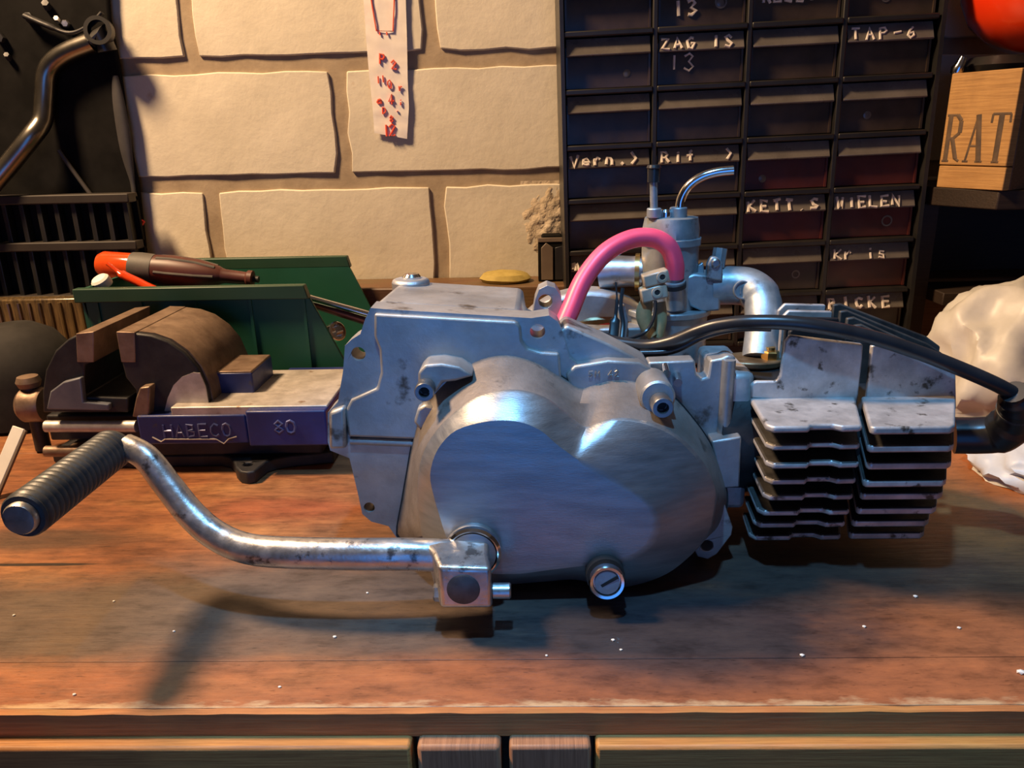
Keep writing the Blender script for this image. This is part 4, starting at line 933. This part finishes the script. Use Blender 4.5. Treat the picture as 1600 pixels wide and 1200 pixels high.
tag(obj('red_tab', tube(B(), [W(214, 358, 54.9), W(221, 350, 54.9), W(224, 345, 54.9)], .2, 10), RED, org=c), 'tiny red tab at the edge of the black panel', 'tab')
# ribbed crate
kc = thing('black_crate', 'black slatted plastic crate behind the green bin', 'crate', (W(80, 460, 47.5).x, 53, 0))
xl_, xr_ = W(-120, 400, 53).x, W(222, 400, 53).x
for y in (304, 378, 461):
    zz = W(100, y, 52.5).z; obj('rail', box(B(), xl_, xr_, 52.2, 54.2, zz-.9, zz), pm('dusty_black_plastic', (.018, .013, .010), (.03, .022, .016), 30, 0, .6), kc, bevel=.12)
zt_ = W(100, 304, 52.5).z
for k in range(13):
    x = xl_+.6+(xr_-xl_-1.6)*k/12
    obj('slat', box(B(), x, x+.5, 52.7, 53.7, 0, zt_-.3), BLACKP, kc, bevel=.08)
obj('crate_back', box(B(), xl_, xr_, 53.75, 54.15, 0, zt_-.4), BLACKD, kc)
# tangle of small parts at the top left
for k, (x, y, r_) in enumerate(((105, 38, .35), (92, 33, .28), (15, 92, .3), (2, 60, .5), (48, 30, .45), (75, 12, .4))):
    c = W(x, y, 55.2)
    tag(obj('loose_bolt', hexbolt(B(), c, (.2, -1, .3*(k % 3)), r_, .7), STEEL if k < 2 else DIRON, org=c), ('shiny small bolt head, larger of the two bright ones at top left', 'shiny small bolt head, left one of the bright pair at top left', 'small bolt in the dark at the far left edge', 'dark bolt near the left photo edge above the handlebar', 'dark bolt up in the left corner near the top edge', 'dark bolt topmost in the left corner')[k], 'bolt')
lv = cat([W(40, 25, 54.4), W(75, 40, 54.3), W(110, 52, 54.3), W(140, 40, 54.4), W(160, 20, 54.5)], 6)
tag(obj('brake_lever', tube(B(), lv, [.5]*8+[.35]*17, 12, flat=.6), DIRON, smooth=60, org=lv[0]), 'dark metal lever among the parts in the top left corner', 'lever')
# amber tub and grey dome at the left end
xa_, xb_ = W(-60, 480, 49).x, W(136, 480, 49).x; zt_ = W(62, 467, 49).z
am = thing('amber_tray', 'ribbed amber plastic tray standing in the shadow left of the vice', 'tray', ((xa_+xb_)/2, 49.5, 0))
obj('tray_body', box(B(), xa_, xb_, 49.0, 50.6, 0, zt_), AMBER, am, bevel=.2)
for k in range(12):
    x = xa_+.6+(xb_-xa_-1.2)*k/11
    obj('rib', tube(B(), [(x, 48.95, .2), (x, 48.95, zt_-.4)], .2, 8), AMBER, am)
c = W(38, 545, 33.8)
bm = lathe(B(), [(0, c.z+1.9), (1.6, c.z+1.7), (3.0, c.z+.9), (4.2, c.z-.9), (4.6, c.z-2.6), (4.7, 0.3), (0, .02)], (c.x-1.6, 35.2, 0), (0, 0, 1), 34)
tag(obj('dark_dome', bm, pm('dull_dark_grey', (.018, .017, .016), (.035, .032, .03), 30, 0, .75, spec=.15), smooth=60, org=(c.x, 33.8, 0)), 'dark grey domed cover on the bench behind the vice screw', 'cover')
# pale strip leaning at the far left
a, b = W(30, 668, 21.5), W(-14, 772, 19.5)
d = b-a; t = (a.z-.1)/(a.z-b.z) if a.z > b.z else 1
b = a+d*t
st = thing('pale_strip', 'pale painted strip leaning against the vice handle at the left edge', 'strip', b)
u = d.normalized(); sd_ = Vector((1, 0, 0)); sd_ = (sd_-u*sd_.dot(u)).normalized(); fd = u.cross(sd_)
m5 = Matrix((sd_, fd, u)).transposed().to_4x4(); m5.translation = a
obj('strip_face', box(B(), -.42, .42, -.1, .1, 0, (b-a).length, m5), PALE, st, bevel=.04)
obj('strip_edge', box(B(), .46, .62, -.06, .14, .05, (b-a).length, m5), TAUPE, st, bevel=.03)

# crumbs on the bench
CR = [(1537, 729, .13, 'largest pale crumb, on the bench below the plug cap at the right'), (1430, 933, .10, 'pale crumb on the bench in front of the cylinder head'),
      (958, 1001, .08, 'pale crumb on the bench straight in front of the slotted plug'), (970, 1016, .06, 'tiny pale crumb just right of another one in front of the slotted plug'),
      (574, 927, .06, 'tiny pale crumb in the shadow under the kick lever arm'), (1350, 980, .08, 'pale crumb in front of the cylinder fins, by the dark stain'),
      (1498, 982, .08, 'pale crumb near the right end of the bench, level with the plank joint'), (523, 996, .08, 'pale crumb on the grey bench area left of the lever boss'),
      (178, 940, .06, 'tiny pale crumb on the bench below the middle of the kick lever bend'), (437, 1074, .06, 'tiny pale crumb by the front edge below the kick lever arm'),
      (272, 987, .06, 'tiny pale crumb on the bench left of the grip shadow'), (1253, 1025, .09, 'pale crumb on the plank joint at the right of the bench'),
      (854, 1025, .06, 'tiny pale crumb on the plank joint below the clutch cover'), (22, 962, .07, 'tiny pale crumb at the far left of the bench'),
      (116, 1086, .07, 'tiny pale crumb on the worn front edge at the left'), (1595, 1052, .14, 'pale splinter crumb at the right front of the bench')]
for x, y, r_, lab in CR:
    p = WZ(x, y, 0)
    bm = B(); bmesh.ops.create_icosphere(bm, subdivisions=1, radius=r_)
    for v in bm.verts: v.co = Vector((v.co.x*(1+.5*random.random()), v.co.y, v.co.z*.7))+p+Vector((0, 0, r_*.5))
    tag(obj('crumb', bm, PALE, smooth=0, org=p), lab, 'crumb', 'pale crumbs scattered on the bench top')
